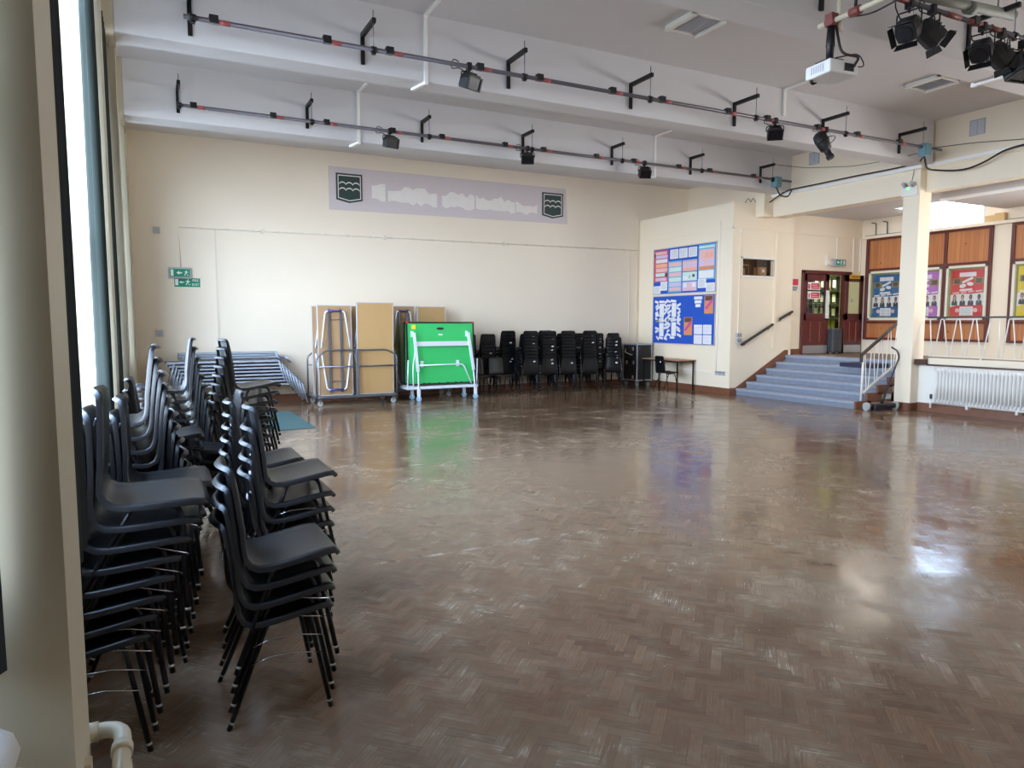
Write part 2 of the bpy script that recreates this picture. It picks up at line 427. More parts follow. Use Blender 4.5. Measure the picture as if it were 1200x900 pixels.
# left window wall: piers, sills and heads in one shell
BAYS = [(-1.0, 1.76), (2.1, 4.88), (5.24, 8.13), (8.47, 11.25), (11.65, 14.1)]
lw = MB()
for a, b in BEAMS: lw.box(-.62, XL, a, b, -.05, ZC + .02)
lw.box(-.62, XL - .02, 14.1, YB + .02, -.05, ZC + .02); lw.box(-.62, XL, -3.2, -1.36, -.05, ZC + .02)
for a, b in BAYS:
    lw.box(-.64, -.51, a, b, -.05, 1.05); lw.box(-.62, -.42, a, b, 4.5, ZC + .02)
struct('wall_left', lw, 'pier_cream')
caps = MB()   # small capping course on the far piers
for a, b in BEAMS[3:]: caps.box(XL - .05, XL + .012, a - .01, b + .01, 4.3, 4.345)
struct('trim_9', caps, 'pier_cream')
for i, (a, b) in enumerate(BAYS):
    w = MB(); w.box(-.50, -.43, a, a + .06, 1.05, 4.5); w.box(-.50, -.43, b - .06, b, 1.05, 4.5)
    w.box(-.50, -.43, a, b, 1.05, 1.11); w.box(-.50, -.43, a, b, 4.44, 4.5)
    for k in (1, 2): y = a + (b - a) * k / 3; w.box(-.49, -.44, y - .025, y + .025, 1.08, 4.45)
    for z in (2.1, 3.3): w.box(-.49, -.44, a, b, z - .02, z + .02)
    w.box(-.53, -.41, a + .0, b - .0, 1.035, 1.055)
    o = struct('window_%d' % (i + 1), w, 'window_frame_white')
    struct('window_glass', MB().box(-.470, -.466, a + .03, b - .03, 1.08, 4.47), 'glass', parent=o)

# right-hand side of the hall: gallery, stairs, column, beams
g = MB()
g.box(12.75, 16.2, -3.2, 8.3, -.05, PZ); g.box(12.9, 16.2, 8.3, 8.86, -.05, PZ)
g.box(13.37, 16.2, 8.86, 12.1, -.05, PZ)
struct('gallery_floor', g, 'white_gloss')
struct('gallery_landing', MB().box(13.5, 16.2, 8.9, 12.04, PZ, PZ + .006).box(12.88, 16.2, -3.2, 8.9, PZ, PZ + .006), 'landing_floor')
struct('trim_10', MB().box(12.60, 12.76, 8.1, 8.3, PZ - .0, PZ + .1), 'dark_brown', bevel=.008)
struct('trim_11', MB().box(12.655, 12.86, -3.1, 8.1, PZ - .012, PZ + .018), 'dark_brown')
struct('trim_12', MB().box(12.70, 12.86, -3.1, 8.1, PZ + .018, PZ + .125), 'gallery_cream')
# stairs
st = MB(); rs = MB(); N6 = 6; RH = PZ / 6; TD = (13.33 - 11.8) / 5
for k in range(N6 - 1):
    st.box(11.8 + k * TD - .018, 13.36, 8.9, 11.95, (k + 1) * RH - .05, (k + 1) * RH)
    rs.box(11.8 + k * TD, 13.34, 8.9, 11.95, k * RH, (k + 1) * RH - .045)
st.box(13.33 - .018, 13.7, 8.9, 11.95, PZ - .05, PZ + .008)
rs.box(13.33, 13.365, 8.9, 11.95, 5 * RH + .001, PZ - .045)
so = struct('stairs', rs, 'stone_step_shaded'); struct('stair_treads', st, 'stone_step', parent=so, bevel=.006)
sd = MB(); wz = MB()
for k in range(N6 - 1):
    x = 11.8 + k * TD
    sd.box(x - .02, x + TD + .10, 8.85, 8.895, max(0, k * RH - .03), (k + 1) * RH + .005)
    wz.box(x + .10, 13.0, 8.875, 8.9, 0, k * RH)
struct('stair_string', sd, 'skirting_brown', parent=so); struct('stair_side', wz, 'white_gloss', parent=so)
# stepped skirting up the booth wall
sk = MB()
pb = Pl((0, 11.95, 0), (1, 0, 0), (0, 0, 1), (0, -1, 0))
sk.prism(pb, [(11.6, 0), (11.86, 0), (13.4, .80), (13.4, .98), (13.3, .98), (11.78, .15), (11.6, .15)], 0, .02)
struct('baseboard_booth_front', sk, 'skirting_brown')
struct('baseboard_booth', MB().box(11.58, 11.61, 11.93, YB, 0, .145), 'skirting_brown')
bb = MB().box(12.51, 12.54, 8.29, 8.62, 0, .14).box(12.51, 12.76, 8.28, 8.31, 0, .14).box(12.72, 12.76, -3.1, 8.29, 0, .15).box(12.51, 12.55, 8.6, 8.9, 0, .14)
struct('baseboard_right', bb, 'skirting_brown')
struct('baseboard_back', MB().box(-.2, 11.6, YB - .02, YB, 0, .14), 'skirting_brown')
# column and beams over the gallery edge
struct('column', MB().box(12.53, 12.87, 8.3, 8.62, 0, 4.395), 'gallery_cream', bevel=.008)
struct('wall_right_upper', MB().box(12.56, 12.9, 8.3, 11.95, 4.38, ZC + .02).box(12.66, 12.9, -3.2, 8.3, 4.40, ZC + .02), 'gallery_cream')
struct('trim_13', MB().box(12.53, 12.9, 8.62, 11.75, 3.965, 4.40).box(12.70, 12.9, -3.2, 8.3, 3.985, 4.42), 'gallery_cream', bevel=.006)
struct('trim_14', MB().box(12.25, 12.56, 11.7, 11.95, 3.97, 4.46), 'gallery_cream')
# booth
bo = MB(); bt = .12
bo.box(11.6, 11.6 + bt, 11.95, YB, 0, 4.27)
fx = [(11.6, 11.9), (12.9, 13.5)]
bo.box(11.6 + bt, 11.9, 11.95, 11.95 + bt, 0, 4.27); bo.box(12.9, 13.5, 11.95, 11.95 + bt, 0, 4.27)
bo.box(11.9, 12.9, 11.95, 11.95 + bt, 0, 2.68); bo.box(11.9, 12.9, 11.95, 11.95 + bt, 3.05, 4.27)
bo.box(11.72, 13.5, 12.07, YB, 4.17, 4.265)
struct('wall_booth', bo, 'gallery_cream')
mo = MB().box(11.585, 11.61, 11.935, YB, 3.70, 3.735).box(11.585, 13.5, 11.935, 11.96, 3.70, 3.735)
struct('trim_15', mo, 'gallery_cream')
struct('trim_16', MB().box(12.88, 12.97, 11.915, 11.955, 1.0, 3.70), 'gallery_cream', bevel=.01)
struct('trim_17', MB().box(11.86, 11.9, 11.935, 11.955, 2.64, 3.09).box(12.9, 12.94, 11.935, 11.955, 2.64, 3.09).box(11.86, 12.94, 11.93, 11.955, 2.63, 2.68).box(11.86, 12.94, 11.935, 11.955, 3.05, 3.09), 'white_gloss')
struct('booth_room', MB().box(11.75, 13.4, 12.9, 12.95, 2.3, 3.6).box(11.72, 11.76, 12.07, 12.95, 2.3, 3.6).box(13.1, 13.14, 12.07, 12.95, 2.3, 3.6).box(11.75, 13.4, 12.07, 12.95, 2.3, 2.6), 'booth_dark')
o = struct('window_7', MB().box(11.89, 12.91, 11.985, 12.0, 2.68, 2.695).box(11.89, 12.91, 11.985, 12.0, 3.035, 3.05).box(12.39, 12.41, 11.985, 12.0, 2.68, 3.05), 'dark_brown')
struct('window_glass', MB().box(11.9, 12.9, 11.99, 11.994, 2.69, 3.04), 'case_glass', parent=o)
struct('wall_above_booth', MB().box(13.2, 13.4, 11.9, YB, 4.2, ZC + .02), 'cream_wall')
# door wall with its opening
dw = MB(); DY = 12.05
dw.box(13.45, 13.94, DY, DY + .15, PZ - .1, 4.3); dw.box(15.45, 16.2, DY, DY + .15, PZ - .1, 4.3); dw.box(13.94, 15.45, DY, DY + .15, 2.82, 4.3)
struct('wall_door', dw, 'gallery_cream')
struct('trim_18', MB().box(13.45, 15.99, DY - .02, DY + .01, 3.70, 3.735), 'gallery_cream')
struct('baseboard_door', MB().box(13.42, 13.9, DY - .02, DY + .01, PZ, PZ + .14), 'skirting_brown')
# far right gallery wall with clerestory opening
rw = MB(); XR = 16.0
rw.box(XR, XR + .2, -3.2, 12.1, PZ - .1, 1.3); rw.box(XR, XR + .2, 6.0, 12.1, 1.3, 3.72); rw.box(XR, XR + .2, -3.2, -1.0, 1.3, 3.72); rw.box(XR, XR + .2, 2.4, 2.6, 1.3, 3.72); rw.box(XR, XR + .2, -1.0, 6.0, 3.6, 3.72); rw.box(XR, XR + .2, -3.2, 9.12, 3.72, 4.8); rw.box(XR, XR + .2, 10.42, 12.1, 3.72, 4.8); rw.box(XR, XR + .2, 9.12, 10.42, 4.62, 4.8)
struct('wall_right', rw, 'gallery_cream')
w = MB().box(16.02, 16.08, 9.12, 9.17, 3.72, 4.62).box(16.02, 16.08, 10.37, 10.42, 3.72, 4.62).box(16.02, 16.08, 9.12, 10.42, 3.72, 3.76).box(16.02, 16.08, 9.12, 10.42, 4.58, 4.62)
o = struct('window_6', w, 'window_frame_white'); struct('window_glass', MB().box(16.05, 16.054, 9.15, 10.39, 3.75, 4.60), 'glass', parent=o)
for i, (a, b) in enumerate(((-1.0, 2.4), (2.6, 6.0))):
    w = MB().box(16.02, 16.09, a, a + .06, 1.3, 3.6).box(16.02, 16.09, b - .06, b, 1.3, 3.6).box(16.02, 16.09, a, b, 1.3, 1.36).box(16.02, 16.09, a, b, 3.54, 3.6).box(16.02, 16.09, (a + b) / 2 - .03, (a + b) / 2 + .03, 1.3, 3.6)
    o = struct('window_%d' % (8 + i), w, 'window_frame_white'); struct('window_glass', MB().box(16.05, 16.054, a + .03, b - .03, 1.33, 3.57), 'glass', parent=o)
struct('ceiling_gallery', MB().box(12.85, 14.9, -3.2, 12.1, 4.15, 4.3).box(14.9, 16.2, -3.2, 8.74, 4.15, 4.3).box(14.9, 16.2, 10.46, 12.1, 4.15, 4.3).box(14.84, 16.2, 8.68, 10.52, 4.7, 4.8).box(14.84, 14.9, 8.74, 10.46, 4.3, 4.7).box(14.84, 16.2, 8.68, 8.74, 4.3, 4.7).box(14.84, 16.2, 10.46, 10.52, 4.3, 4.7), 'ceiling_white')
struct('ceiling_bulkhead', MB().box(13.84, 16.0, -3.1, 8.72, 3.985, 4.15), 'ceiling_white')
struct('trim_19', MB().box(13.80, 13.86, -3.1, 8.74, 3.965, 4.02), 'trunking_white')
struct('trim_20', MB().box(15.86, 16.0, -3.1, 11.95, 3.67, 3.735), 'gallery_cream')
# corridor beyond the doors
co = MB(); co.box(13.6, 18.8, 13.9, 14.0, PZ - .1, 3.6); co.box(13.55, 13.6, DY + .15, 13.9, PZ - .1, 3.6); co.box(18.7, 18.8, DY + .15, 13.9, PZ - .1, 3.6); co.box(16.2, 18.8, DY + .05, DY + .15, PZ - .1, 3.6)
struct('wall_corridor', co, 'lime_wall')
struct('ceiling_corridor', MB().box(13.55, 18.8, DY + .15, 13.95, 3.4, 3.5), 'ceiling_white')
struct('floor_corridor', MB().box(13.55, 18.8, DY + .001, 13.95, PZ - .1, PZ + .004), 'landing_floor')
# ------------------------------------------------------------------ stacking chairs
def chair_shell():
    prof = [(.238, .424), (.232, .440), (.212, .450), (.17, .450), (.11, .441), (.05, .431), (-.01, .421), (-.06, .414), (-.10, .415), (-.130, .430),
            (-.150, .462), (-.162, .51), (-.170, .57), (-.177, .63), (-.184, .69), (-.192, .75), (-.201, .803), (-.208, .826), (-.219, .836)]
    wid = [.172, .192, .205, .212, .215, .216, .215, .212, .208, .204, .201, .198, .195, .191, .187, .183, .176, .160, .146]
    n = len(prof); K = 10; mb = MB(); vs = []; nrm = []
    for i, ((x, z), w) in enumerate(zip(prof, wid)):
        a = prof[max(0, i - 1)]; b = prof[min(n - 1, i + 1)]
        t = Vector((b[0] - a[0], b[1] - a[1])).normalized(); nn = Vector((-t.y, t.x))   # towards underside / rear
        back = max(0, min(1, (i - 8) / 4.0))
        for k in range(K + 1):
            s = -1 + 2 * k / K
            dx = back * .024 * s * s; dz = (1 - back) * .010 * (s * s) * (0 if i < 2 else 1)
            vs.append(Vector((x + dx, w * s, z + dz))); nrm.append((nn, s))
    fs = []
    for i in range(n - 1):
        for k in range(K):
            a = i * (K + 1) + k; fs.append((a, a + 1, a + K + 2, a + K + 1))
    loop = [k for k in range(K + 1)] + [i * (K + 1) + K for i in range(1, n)] + [(n - 1) * (K + 1) + k for k in range(K - 1, -1, -1)] + [i * (K + 1) for i in range(n - 2, 0, -1)]
    base = len(vs); lv = []
    for step, (d, out) in enumerate(((.006, .004), (.024, .006))):
        for q in loop:
            nn, s = nrm[q]; v = vs[q]
            oy = math.copysign(out, s) if abs(s) > .95 else 0
            i = q // (K + 1); ex = 0
            if i == 0: ex = out
            if i == n - 1: ex = -out * .5
            lv.append(Vector((v.x + nn.x * d + ex, v.y + oy, v.z + nn.y * d)))
    m = len(loop); vs += lv
    for k in range(m):
        k2 = (k + 1) % m
        fs.append((loop[k2], loop[k], base + k, base + k2)); fs.append((base + k2, base + k, base + m + k, base + m + k2))
    mb.add(vs, fs, 0, True); return mb
def chair_leg(front, side):
    s = side; mb = MB()
    if front: pts = [(.205, .222 * s, 0.0), (.135, .178 * s, .388), (.118, .170 * s, .418), (.05, .165 * s, .420)]
    else: pts = [(-.205, .222 * s, 0.0), (-.045, .178 * s, .384), (-.025, .170 * s, .412), (.05, .165 * s, .420)]
    q = fillet(pts, .035, 3); mb.tube(q, .0105, 0, 7)
    a, b = Vector(pts[0]), Vector(pts[1]); d = (b - a).normalized()
    mb.tube([a + d * .024, a + d * .034], .0118, 1, 7)
    return mb
def chair_brace(side):
    s = side
    return MB().tube([(-.112, .202 * s, .243), (-.03, .196 * s, .262), (.06, .196 * s, .262), (.176, .207 * s, .243)], .0032, 0, 5)
def make_chair(label):
    t = thing('stacking_chair', label, 'chair', (0, 0, 0))
    put('seat_shell', chair_shell(), 'chair_plastic', t, local=True)
    for f in (True, False):
        for s in (-1, 1): put('leg', chair_leg(f, s), ['chair_steel', 'pale_ferrule'], t, local=True)
    for s in (-1, 1): put('brace', chair_brace(s), 'chrome', t, local=True)
    pl = Pl((-.199, 0, .70), (0, -1, 0), (.13, 0, .99), (-.99, 0, .13))
    mb = MB().rrect(pl, .07, 0, .05, .026, 0, -.002, .002)
    put('paper_label', mb, 'label_white', t, local=True)
    return t
CH = make_chair('black plastic chair')
used = [False]
ORD = ['topmost', 'second from top', 'third from top', 'fourth from top', 'fifth from top', 'sixth from top', 'seventh from top', 'eighth from top', 'ninth from top', 'tenth from top']
def place_chair(loc, rot, label, group, lab=True):
    if not used[0]:
        used[0] = True; o = CH; o.location = loc; o.rotation_euler = rot; o['label'] = label
    else: o = copy_tree(CH, loc, rot, label)
    if group: o['group'] = group
    elif 'group' in o: del o['group']
    for c in list(o.children):
        if c.name.startswith('paper_label'):
            if lab: c.location = (0, R.uniform(-.02, .03), R.uniform(-.05, .02)) ; c.location.x = -.133 * c.location.z
            else: bpy.data.objects.remove(c)
    return o
def stack(x, y, rz, n, where, group, dz=.076, dx=.009, tilt=0.0, jit=.006, labels=.8, topgap=0.0):
    for k in range(n):
        a = rz + R.uniform(-.012, .012)
        px = x + math.cos(rz) * dx * k + R.uniform(-jit, jit) * .5; py = y + math.sin(rz) * dx * k + R.uniform(-jit, jit)
        z = dz * k + (topgap if k == n - 1 else 0)
        th = tilt * k
        # keep the chair's middle on the stack while it leans
        j = n - 1 - k
        nm = ORD[j] if k else 'bottom'
        if n == 1: nm = 'single'
        place_chair((px, py, z + abs(math.sin(th)) * .2), (0, th, a), 'black plastic chair, %s in %s' % (nm, where), group, (not used[0]) or R.random() < labels)
GL = 'chairs stacked by the curtained windows'
stack(.435, 3.18, 0, 4, 'the short stack nearest the viewer', GL, dz=.077, dx=.009)
stack(-.26, 3.18, 0, 8, 'the tall stack behind the cream pier', GL, dz=.0725, dx=.022, tilt=rad(1.25))
stack(.645, 4.12, 0, 5, 'the stack just behind the nearest short one', GL, dz=.083, dx=.008, topgap=.03)
stack(-.11, 3.90, 0, 7, 'the stack peeping out behind the pier stack', GL, dz=.070, dx=.016, tilt=rad(1.0))
stack(.61, 4.83, 0, 5, 'the low stack third along the room side', GL, dz=.080, dx=.008)
stack(-.04, 4.50, PI, 10, 'the left stack turned towards the windows', GL, dz=.076, dx=.015)
stack(.02, 5.35, 0, 7, 'the stack against the second window', GL, dz=.074, dx=.010)
stack(.44, 5.62, PI, 5, 'the room-side stack turned to the windows', GL, dz=.075, dx=.012)
stack(.24, 6.35, PI, 10, 'the tall middle stack turned to the windows', GL, dz=.076, dx=.014)
stack(.64, 6.50, .10, 10, 'the tall farthest stack facing the room', GL, dz=.0745, dx=.013)
GB = 'chairs stacked along the back wall'
B1 = [(7.78, 14.40, 9, 'the first front stack right of the green table'), (8.22, 14.33, 9, 'the second front stack right of the green table'),
      (8.70, 14.27, 9, 'the third front stack right of the green table'), (9.24, 14.18, 9, 'the fourth front stack right of the green table')]
for x, y, n, w in B1: stack(x, y, PI / 2 - .06, n, w, GB, dz=.075, dx=.006)
stack(10.03, 14.24, PI / 2 - .5, 7, 'the angled front stack beside the flight case', GB, dz=.075, dx=.006)
RW = ['first', 'second', 'third', 'fourth', 'fifth', 'sixth', 'seventh', 'eighth', 'last']
for i, (x, n) in enumerate(((6.46, 8), (6.96, 8), (7.48, 9), (7.98, 8), (8.47, 9), (8.97, 8), (9.47, 8), (9.96, 8), (10.44, 8))):
    stack(x, 14.98, PI / 2, n, 'the %s rear stack along the back wall' % RW[i], GB, dz=.075, dx=.004)
place_chair((7.10, 14.50, 0), (0, 0, -PI / 2 + .05), 'single black chair facing the room right of the green table', None, False)
place_chair((6.52, 14.45, 0), (0, 0, -PI / 2 - .05), 'single black chair half hidden by the green table', None, False)
place_chair((11.0, 13.42, 0), (0, 0, -.12), 'black plastic chair drawn up to the small desk under noticeboards', None, True)

# ------------------------------------------------------------------ furniture by the back wall
def castor(parent, x, y, z, r, wheel='wheel_grey', fork='steel_grey', ax=(0, 1, 0)):
    mb = MB(); a = Vector(ax) * r * .35; c = Vector((x, y, r))
    mb.tube([c - a, c + a], r, 0, 14); f = MB()
    f.box(x - r * .5, x + r * .5, y - r * .5, y + r * .5, r * 1.9, z)
    for s in (-1.25, 1.25): f.sqtube(c + a * s, Vector((x, y, r * 2.0)) + a * s, r * .45, .004, 0)
    o = put('castor', f, fork, parent); put('wheel', mb, wheel, o)
def folding_table(label, group, x0, x1, z0, z1, yb, lean, under, thick=.045, loc_wheel=False):
    """a folding table stood on its end: bottom edge at yb, leaning back by lean at the top"""
    t = thing('folding_table', label, 'table', ((x0 + x1) / 2, yb, z0), group)
    L = math.hypot(z1 - z0, lean); v = Vector((0, lean, z1 - z0)).normalized(); nv = Vector((0, -v.z, v.y))
    pl = Pl((x0, yb, z0), (1, 0, 0), v, nv); W = x1 - x0
    put('table_top', MB().rect(pl, .012, .012, W - .012, L - .012, -thick, 0), 'hardboard_dark' if under else 'hardboard', t)
    e = MB(); 
    for a in ((0, 0, .014, L), (W - .014, 0, W, L), (0, 0, W, .014), (0, L - .014, W, L)): e.rect(pl, *a, -thick - .004, .004)
    put('edge_trim', e, 'board_edge', t)
    if under:
        for u in (.33, .67): put('rail', MB().rect(pl, W * u - .02, .06, W * u + .02, L - .07, .002, .035), 'steel_grey', t)
        for s in (0, 1):
            b = .12 if s == 0 else L - .12; e_ = b + (L * .40 if s == 0 else -L * .40)
            pts = [pl.p(W * .08, e_, .05), pl.p(W * .22, b, .05), pl.p(W * .78, b, .05), pl.p(W * .92, e_, .05)]
            put('leg_frame', MB().tube(fillet(pts, .06, 4), .016, 0, 8), 'white_paint_steel', t)
            put('crossbar', MB().tube([pl.p(W * .30, b, .05), pl.p(W * .70, b, .05)], .018, 0, 8), 'tube_blue', t)
        for q in (.16, .5, .84): put('brace', MB().tube([pl.p(W * .12, L * q, .03), pl.p(W * .88, L * q, .03)], .007, 0, 6), 'steel_grey', t)
    return t
def table_trolley(label, x0, x1, y0, y1, rails=True):
    t = thing('table_trolley', label, 'trolley', ((x0 + x1) / 2, (y0 + y1) / 2, 0))
    d = MB(); d.tube(fillet([(x0, y0, .17), (x1, y0, .17), (x1, y1, .17), (x0, y1, .17)], .08, 4, True), .025, 0, 8, closed=True)
    for x in (x0 + .25, (x0 + x1) / 2, x1 - .25): d.sqtube((x, y0, .165), (x, y1, .165), .04, .03)
    d.box(x0 + .02, x1 - .02, y0 + .02, y1 - .02, .178, .19)
    put('base_frame', d, 'steel_grey', t)
    for x in (x0 + .07, x1 - .07):
        for y in (y0 + .05, y1 - .05): castor(t, x, y, .15, .05)
    if rails:
        for y in (y0 - .0, y1):
            pts = [(x0 + .0, y, .17), (x0 + .0, y, .94), (x0 + .2, y, 1.09), (x1 - .22, y, 1.09), (x1 + .0, y, .98), (x1 + .0, y, .17)]
            put('guard_rail', MB().tube(fillet(pts, .06, 4), .017, 0, 8), 'steel_grey', t)
            put('guard_rail', MB().tube([(x0, y, .77), (x1, y, .77)], .015, 0, 8), 'steel_grey', t)
            put('post', MB().box((x0 + x1) / 2 - .03, (x0 + x1) / 2 + .03, y - .02, y + .02, .17, 1.09), 'steel_grey', t, bevel=.004)
    return t
table_trolley('grey steel trolley loaded with upright folding tables, left of green table', 2.86, 4.47, 13.88, 14.72)
GT = 'folding tables on the front trolley'
folding_table('folding table with white legs showing, front left on the steel trolley', GT, 2.93, 3.60, .195, 1.97, 13.98, .06, True)
folding_table('plain tan folding table top, front right on the steel trolley', GT, 3.68, 4.43, .195, 2.03, 13.97, -.04, False)
folding_table('folding table seen edge on, left end behind the white-legged one', GT, 2.89, 3.58, .195, 1.96, 14.32, .06, True)
folding_table('third folding table back on the left of the trolley', GT, 2.90, 3.58, .195, 1.94, 14.36, .06, True)
folding_table('folding table second back on the right of the trolley', GT, 3.67, 4.42, .195, 1.97, 14.32, .04, True)
folding_table('folding table third back on the right of the trolley', GT, 3.67, 4.42, .195, 1.95, 14.36, .05, True)
table_trolley('second low trolley of tables mostly hidden behind the green table', 4.62, 5.98, 14.62, 15.16, False)
folding_table('folding table with dark leg bar standing behind green table, left one', None, 4.68, 5.22, .195, 1.99, 14.86, .05, True)
folding_table('plain tan folding table rising behind the green table, right one', None, 5.26, 5.92, .195, 1.98, 14.78, .05, False)

# folded table-tennis table
t = thing('table_tennis_table', 'bright green folded table tennis table on a white wheeled frame', 'table', (5.47, 14.1, 0))
for y in (13.98, 14.22):
    s = -1 if y < 14.1 else 1
    pl = Pl((4.72, y, .33), (1, 0, 0), (0, -s * .03, 1), (0, s, 0)); W, L = 1.52, 1.31
    hp = put('table_half', MB().rect(pl, .02, .02, W - .02, L - .02, -.02, 0), 'tennis_green', t)
    e = MB()
    for a in ((0, 0, .03, L), (W - .03, 0, W, L), (0, 0, W, .03), (0, L - .03, W, L)): e.rect(pl, *a, -.024, .012)
    put('edge_frame', e, 'black_edge', hp)
    if s < 0:
        c = MB()
        for u in (0, W - .05): c.rect(pl, u, L - .03, u + .05, L + .004, -.026, .014)
        put('corner_cap', c, 'red_plastic', hp)
        put('handle_slot', MB().ell(pl, .75, 1.17, .085, .026, 0, .004, 0, 18), 'black_edge', hp)
        put('warning_sticker', MB().rect(pl, .12, 1.16, .21, 1.25, 0, .003), 'yellow_sticker', hp)
        put('maker_plate', MB().rect(pl, .71, 1.03, .80, 1.06, 0, .003), 'letter_white', hp)
        b = MB()
        for u in (.35, .46, .68, .88, 1.06, 1.2): b.rect(pl, u, .03, u + .03, .045, 0, .02)
        put('edge_block', b, 'black_edge', hp)
        b = MB()
        for u in (.10, 1.32): b.rect(pl, u, 1.0, u + .05, 1.12, 0, .03)
        for u in (.30, 1.10): b.rect(pl, u, .37, u + .06, .50, 0, .025)
        put('bracket', b, 'white_paint_steel', hp)
f = MB(); yf = 13.90
f.box(4.90, 6.06, yf - .012, yf + .02, 1.14, 1.235); put('crossbar', f, 'white_paint_steel', t, bevel=.004)
for (xa, za, xb, zb) in ((4.845, 1.42, 4.92, .62), (6.05, 1.42, 6.17, .62)):
    put('upper_leg', MB().sqtube((xa, yf - .02, za), (xb, yf - .03, zb), .055, .035), 'white_paint_steel', t)
for (xa, za, xb, zb) in ((4.92, .64, 4.935, .12), (6.165, .64, 6.21, .12)):
    put('lower_leg', MB().tube([(xa, yf - .03, za), (xb, yf - .03, zb)], .016, 0, 8), 'white_paint_steel', t)
put('side_tube', MB().tube(fillet([(4.86, yf - .02, 1.02), (4.81, yf - .02, .7), (4.82, yf - .02, .28)], .1, 4), .013, 0, 8), 'white_paint_steel', t)
put('hoop', MB().tube(fillet([(4.88, yf - .03, .745), (5.93, yf - .03, .755), (6.13, yf - .03, .30)], .08, 5), .013, 0, 8), 'white_paint_steel', t)
put('base_bar', MB().box(4.70, 6.26, yf - .03, yf + .02, .25, .31), 'white_paint_steel', t, bevel=.006)
put('base_bar', MB().box(4.70, 6.26, 14.28, 14.33, .25, .31), 'white_paint_steel', t, bevel=.006)
for x in (4.70, 6.25): put('side_rail', MB().box(x - .02, x + .02, yf - .03, 14.33, .25, .30).tube([(x, yf - .0, .28), (x + .02, yf - .0, .86)], .014, 0, 8), 'white_paint_steel', t)
for x, y in ((4.93, yf - .03), (6.21, yf - .03), (4.93, 14.3), (6.13, 14.3)): castor(t, x, y, .26, .055, 'wheel_blue', 'white_paint_steel')

# nested silver-framed folding benches / tables beside the trolley
def nested_table(k, x0, x1, z, y0, y1, label, group, drop):
    t = thing('nesting_table', label, 'table', ((x0 + x1) / 2, (y0 + y1) / 2, z - drop), group)
    put('table_top', MB().box(x0 + .02, x1 - .02, y0 + .02, y1 - .02, z - .012, z), 'table_top_grey', t)
    for yy in (y0, y1): put('edge_rail', MB().box(x0, x1, yy - .012, yy + .012, z - .034, z), 'nest_steel', t, bevel=.006)
    for xx in (x0, x1): put('end_rail', MB().tube([(xx, y0, z - .014), (xx, y1, z - .014)], .013, 0, 8), 'black_plastic', t)
    for x, s in ((x1 - .03, 1), (x0 + .14, -1)):
        for y in (y0 - .026, y1 - .02):
            put('leg', MB().tube([(x, y, z - .01), (x + s * .10, y, z - drop)], .015, 0, 8), 'nest_steel', t)
NZ = 8; zt = 0.44
for k in range(NZ):
    z = .43 + .067 * k; x1 = 2.74 - .065 * k
    nested_table(k, .55 - .04 * k, x1, z, 14.58 - .018 * k, 15.1 - .018 * k, 'silver-edged nesting table, %s in the stack beside trolley' % (ORD[NZ - 1 - k] if k else 'bottom'), 'nested tables by the steel trolley', .41 if k == 0 else .40)
for k in range(3):
    z = .955 + .045 * k
    nested_table(k, .5, 2.30 + .20 * (1 - k if k < 2 else 0), z, 14.98 - .02 * k, 15.2 - .02 * k, 'thin grey table, %s of the three on the stack rear' % ['lowest', 'middle', 'uppermost'][k], 'thin tables behind the nested stack', .13)

# flight case, desk
t = thing('flight_case', 'black flight case with silver edges standing in the far corner', 'case', (11.28, 14.9, 0))
x0, x1, y0, y1, z0, z1 = 11.04, 11.53, 14.62, 15.22, .13, 1.08
put('case_body', MB().box(x0 + .012, x1 - .012, y0 + .012, y1 - .012, z0 + .012, z1 - .012), 'case_black', t, bevel=.01)
e = MB(); w = .032
for x in (x0, x1 - w):
    for y in (y0, y1 - w): e.box(x, x + w, y, y + w, z0, z1)
for z in (z0, z1 - w):
    for y in (y0, y1 - w): e.box(x0, x1, y, y + w, z, z + w)
    for x in (x0, x1 - w): e.box(x, x + w, y0, y1, z, z + w)
put('edge_trim', e, 'aluminium', t, bevel=.005)
b = MB()
for x in (x0, x1):
    for y in (y0, y1):
        for z in (z0, z1): b.ball((x + (.012 if x == x0 else -.012), y + (.012 if y == y0 else -.012), z + (.012 if z == z0 else -.012)), .034, 0, 6)
put('ball_corner', b, 'aluminium', t)
pl = Pl((x0, y0, 0), (0, 1, 0), (0, 0, 1), (-1, 0, 0))
for u, v in ((.15, .95), (.15, .22), (.12, .6), (.40, .6)): put('latch', MB().rect(pl, u - .04, v - .045, u + .04, v + .045, 0, .018).rect(pl, u - .02, v - .02, u + .02, v + .02, .018, .03), 'chrome', t, bevel=.004)
put('handle', MB().tube(fillet([pl.p(.45, .95, .01), pl.p(.43, .86, .05), pl.p(.2, .80, .05), pl.p(.18, .80, .0)], .03, 3), .014, 0, 8), 'aluminium', t)
pf = Pl((x0, y0, 0), (1, 0, 0), (0, 0, 1), (0, -1, 0))
put('rivet', MB().ell(pf, .08, .98, .008, .008, 0, .014).ell(pf, .41, .98, .008, .008, 0, .014).ell(pf, .41, .93, .008, .008, 0, .014).ell(pf, .08, .93, .008, .008, 0, .014), 'chrome', t)
for x in (x0 + .07, x1 - .07):
    for y in (y0 + .07, y1 - .07): castor(t, x, y, .135, .05)

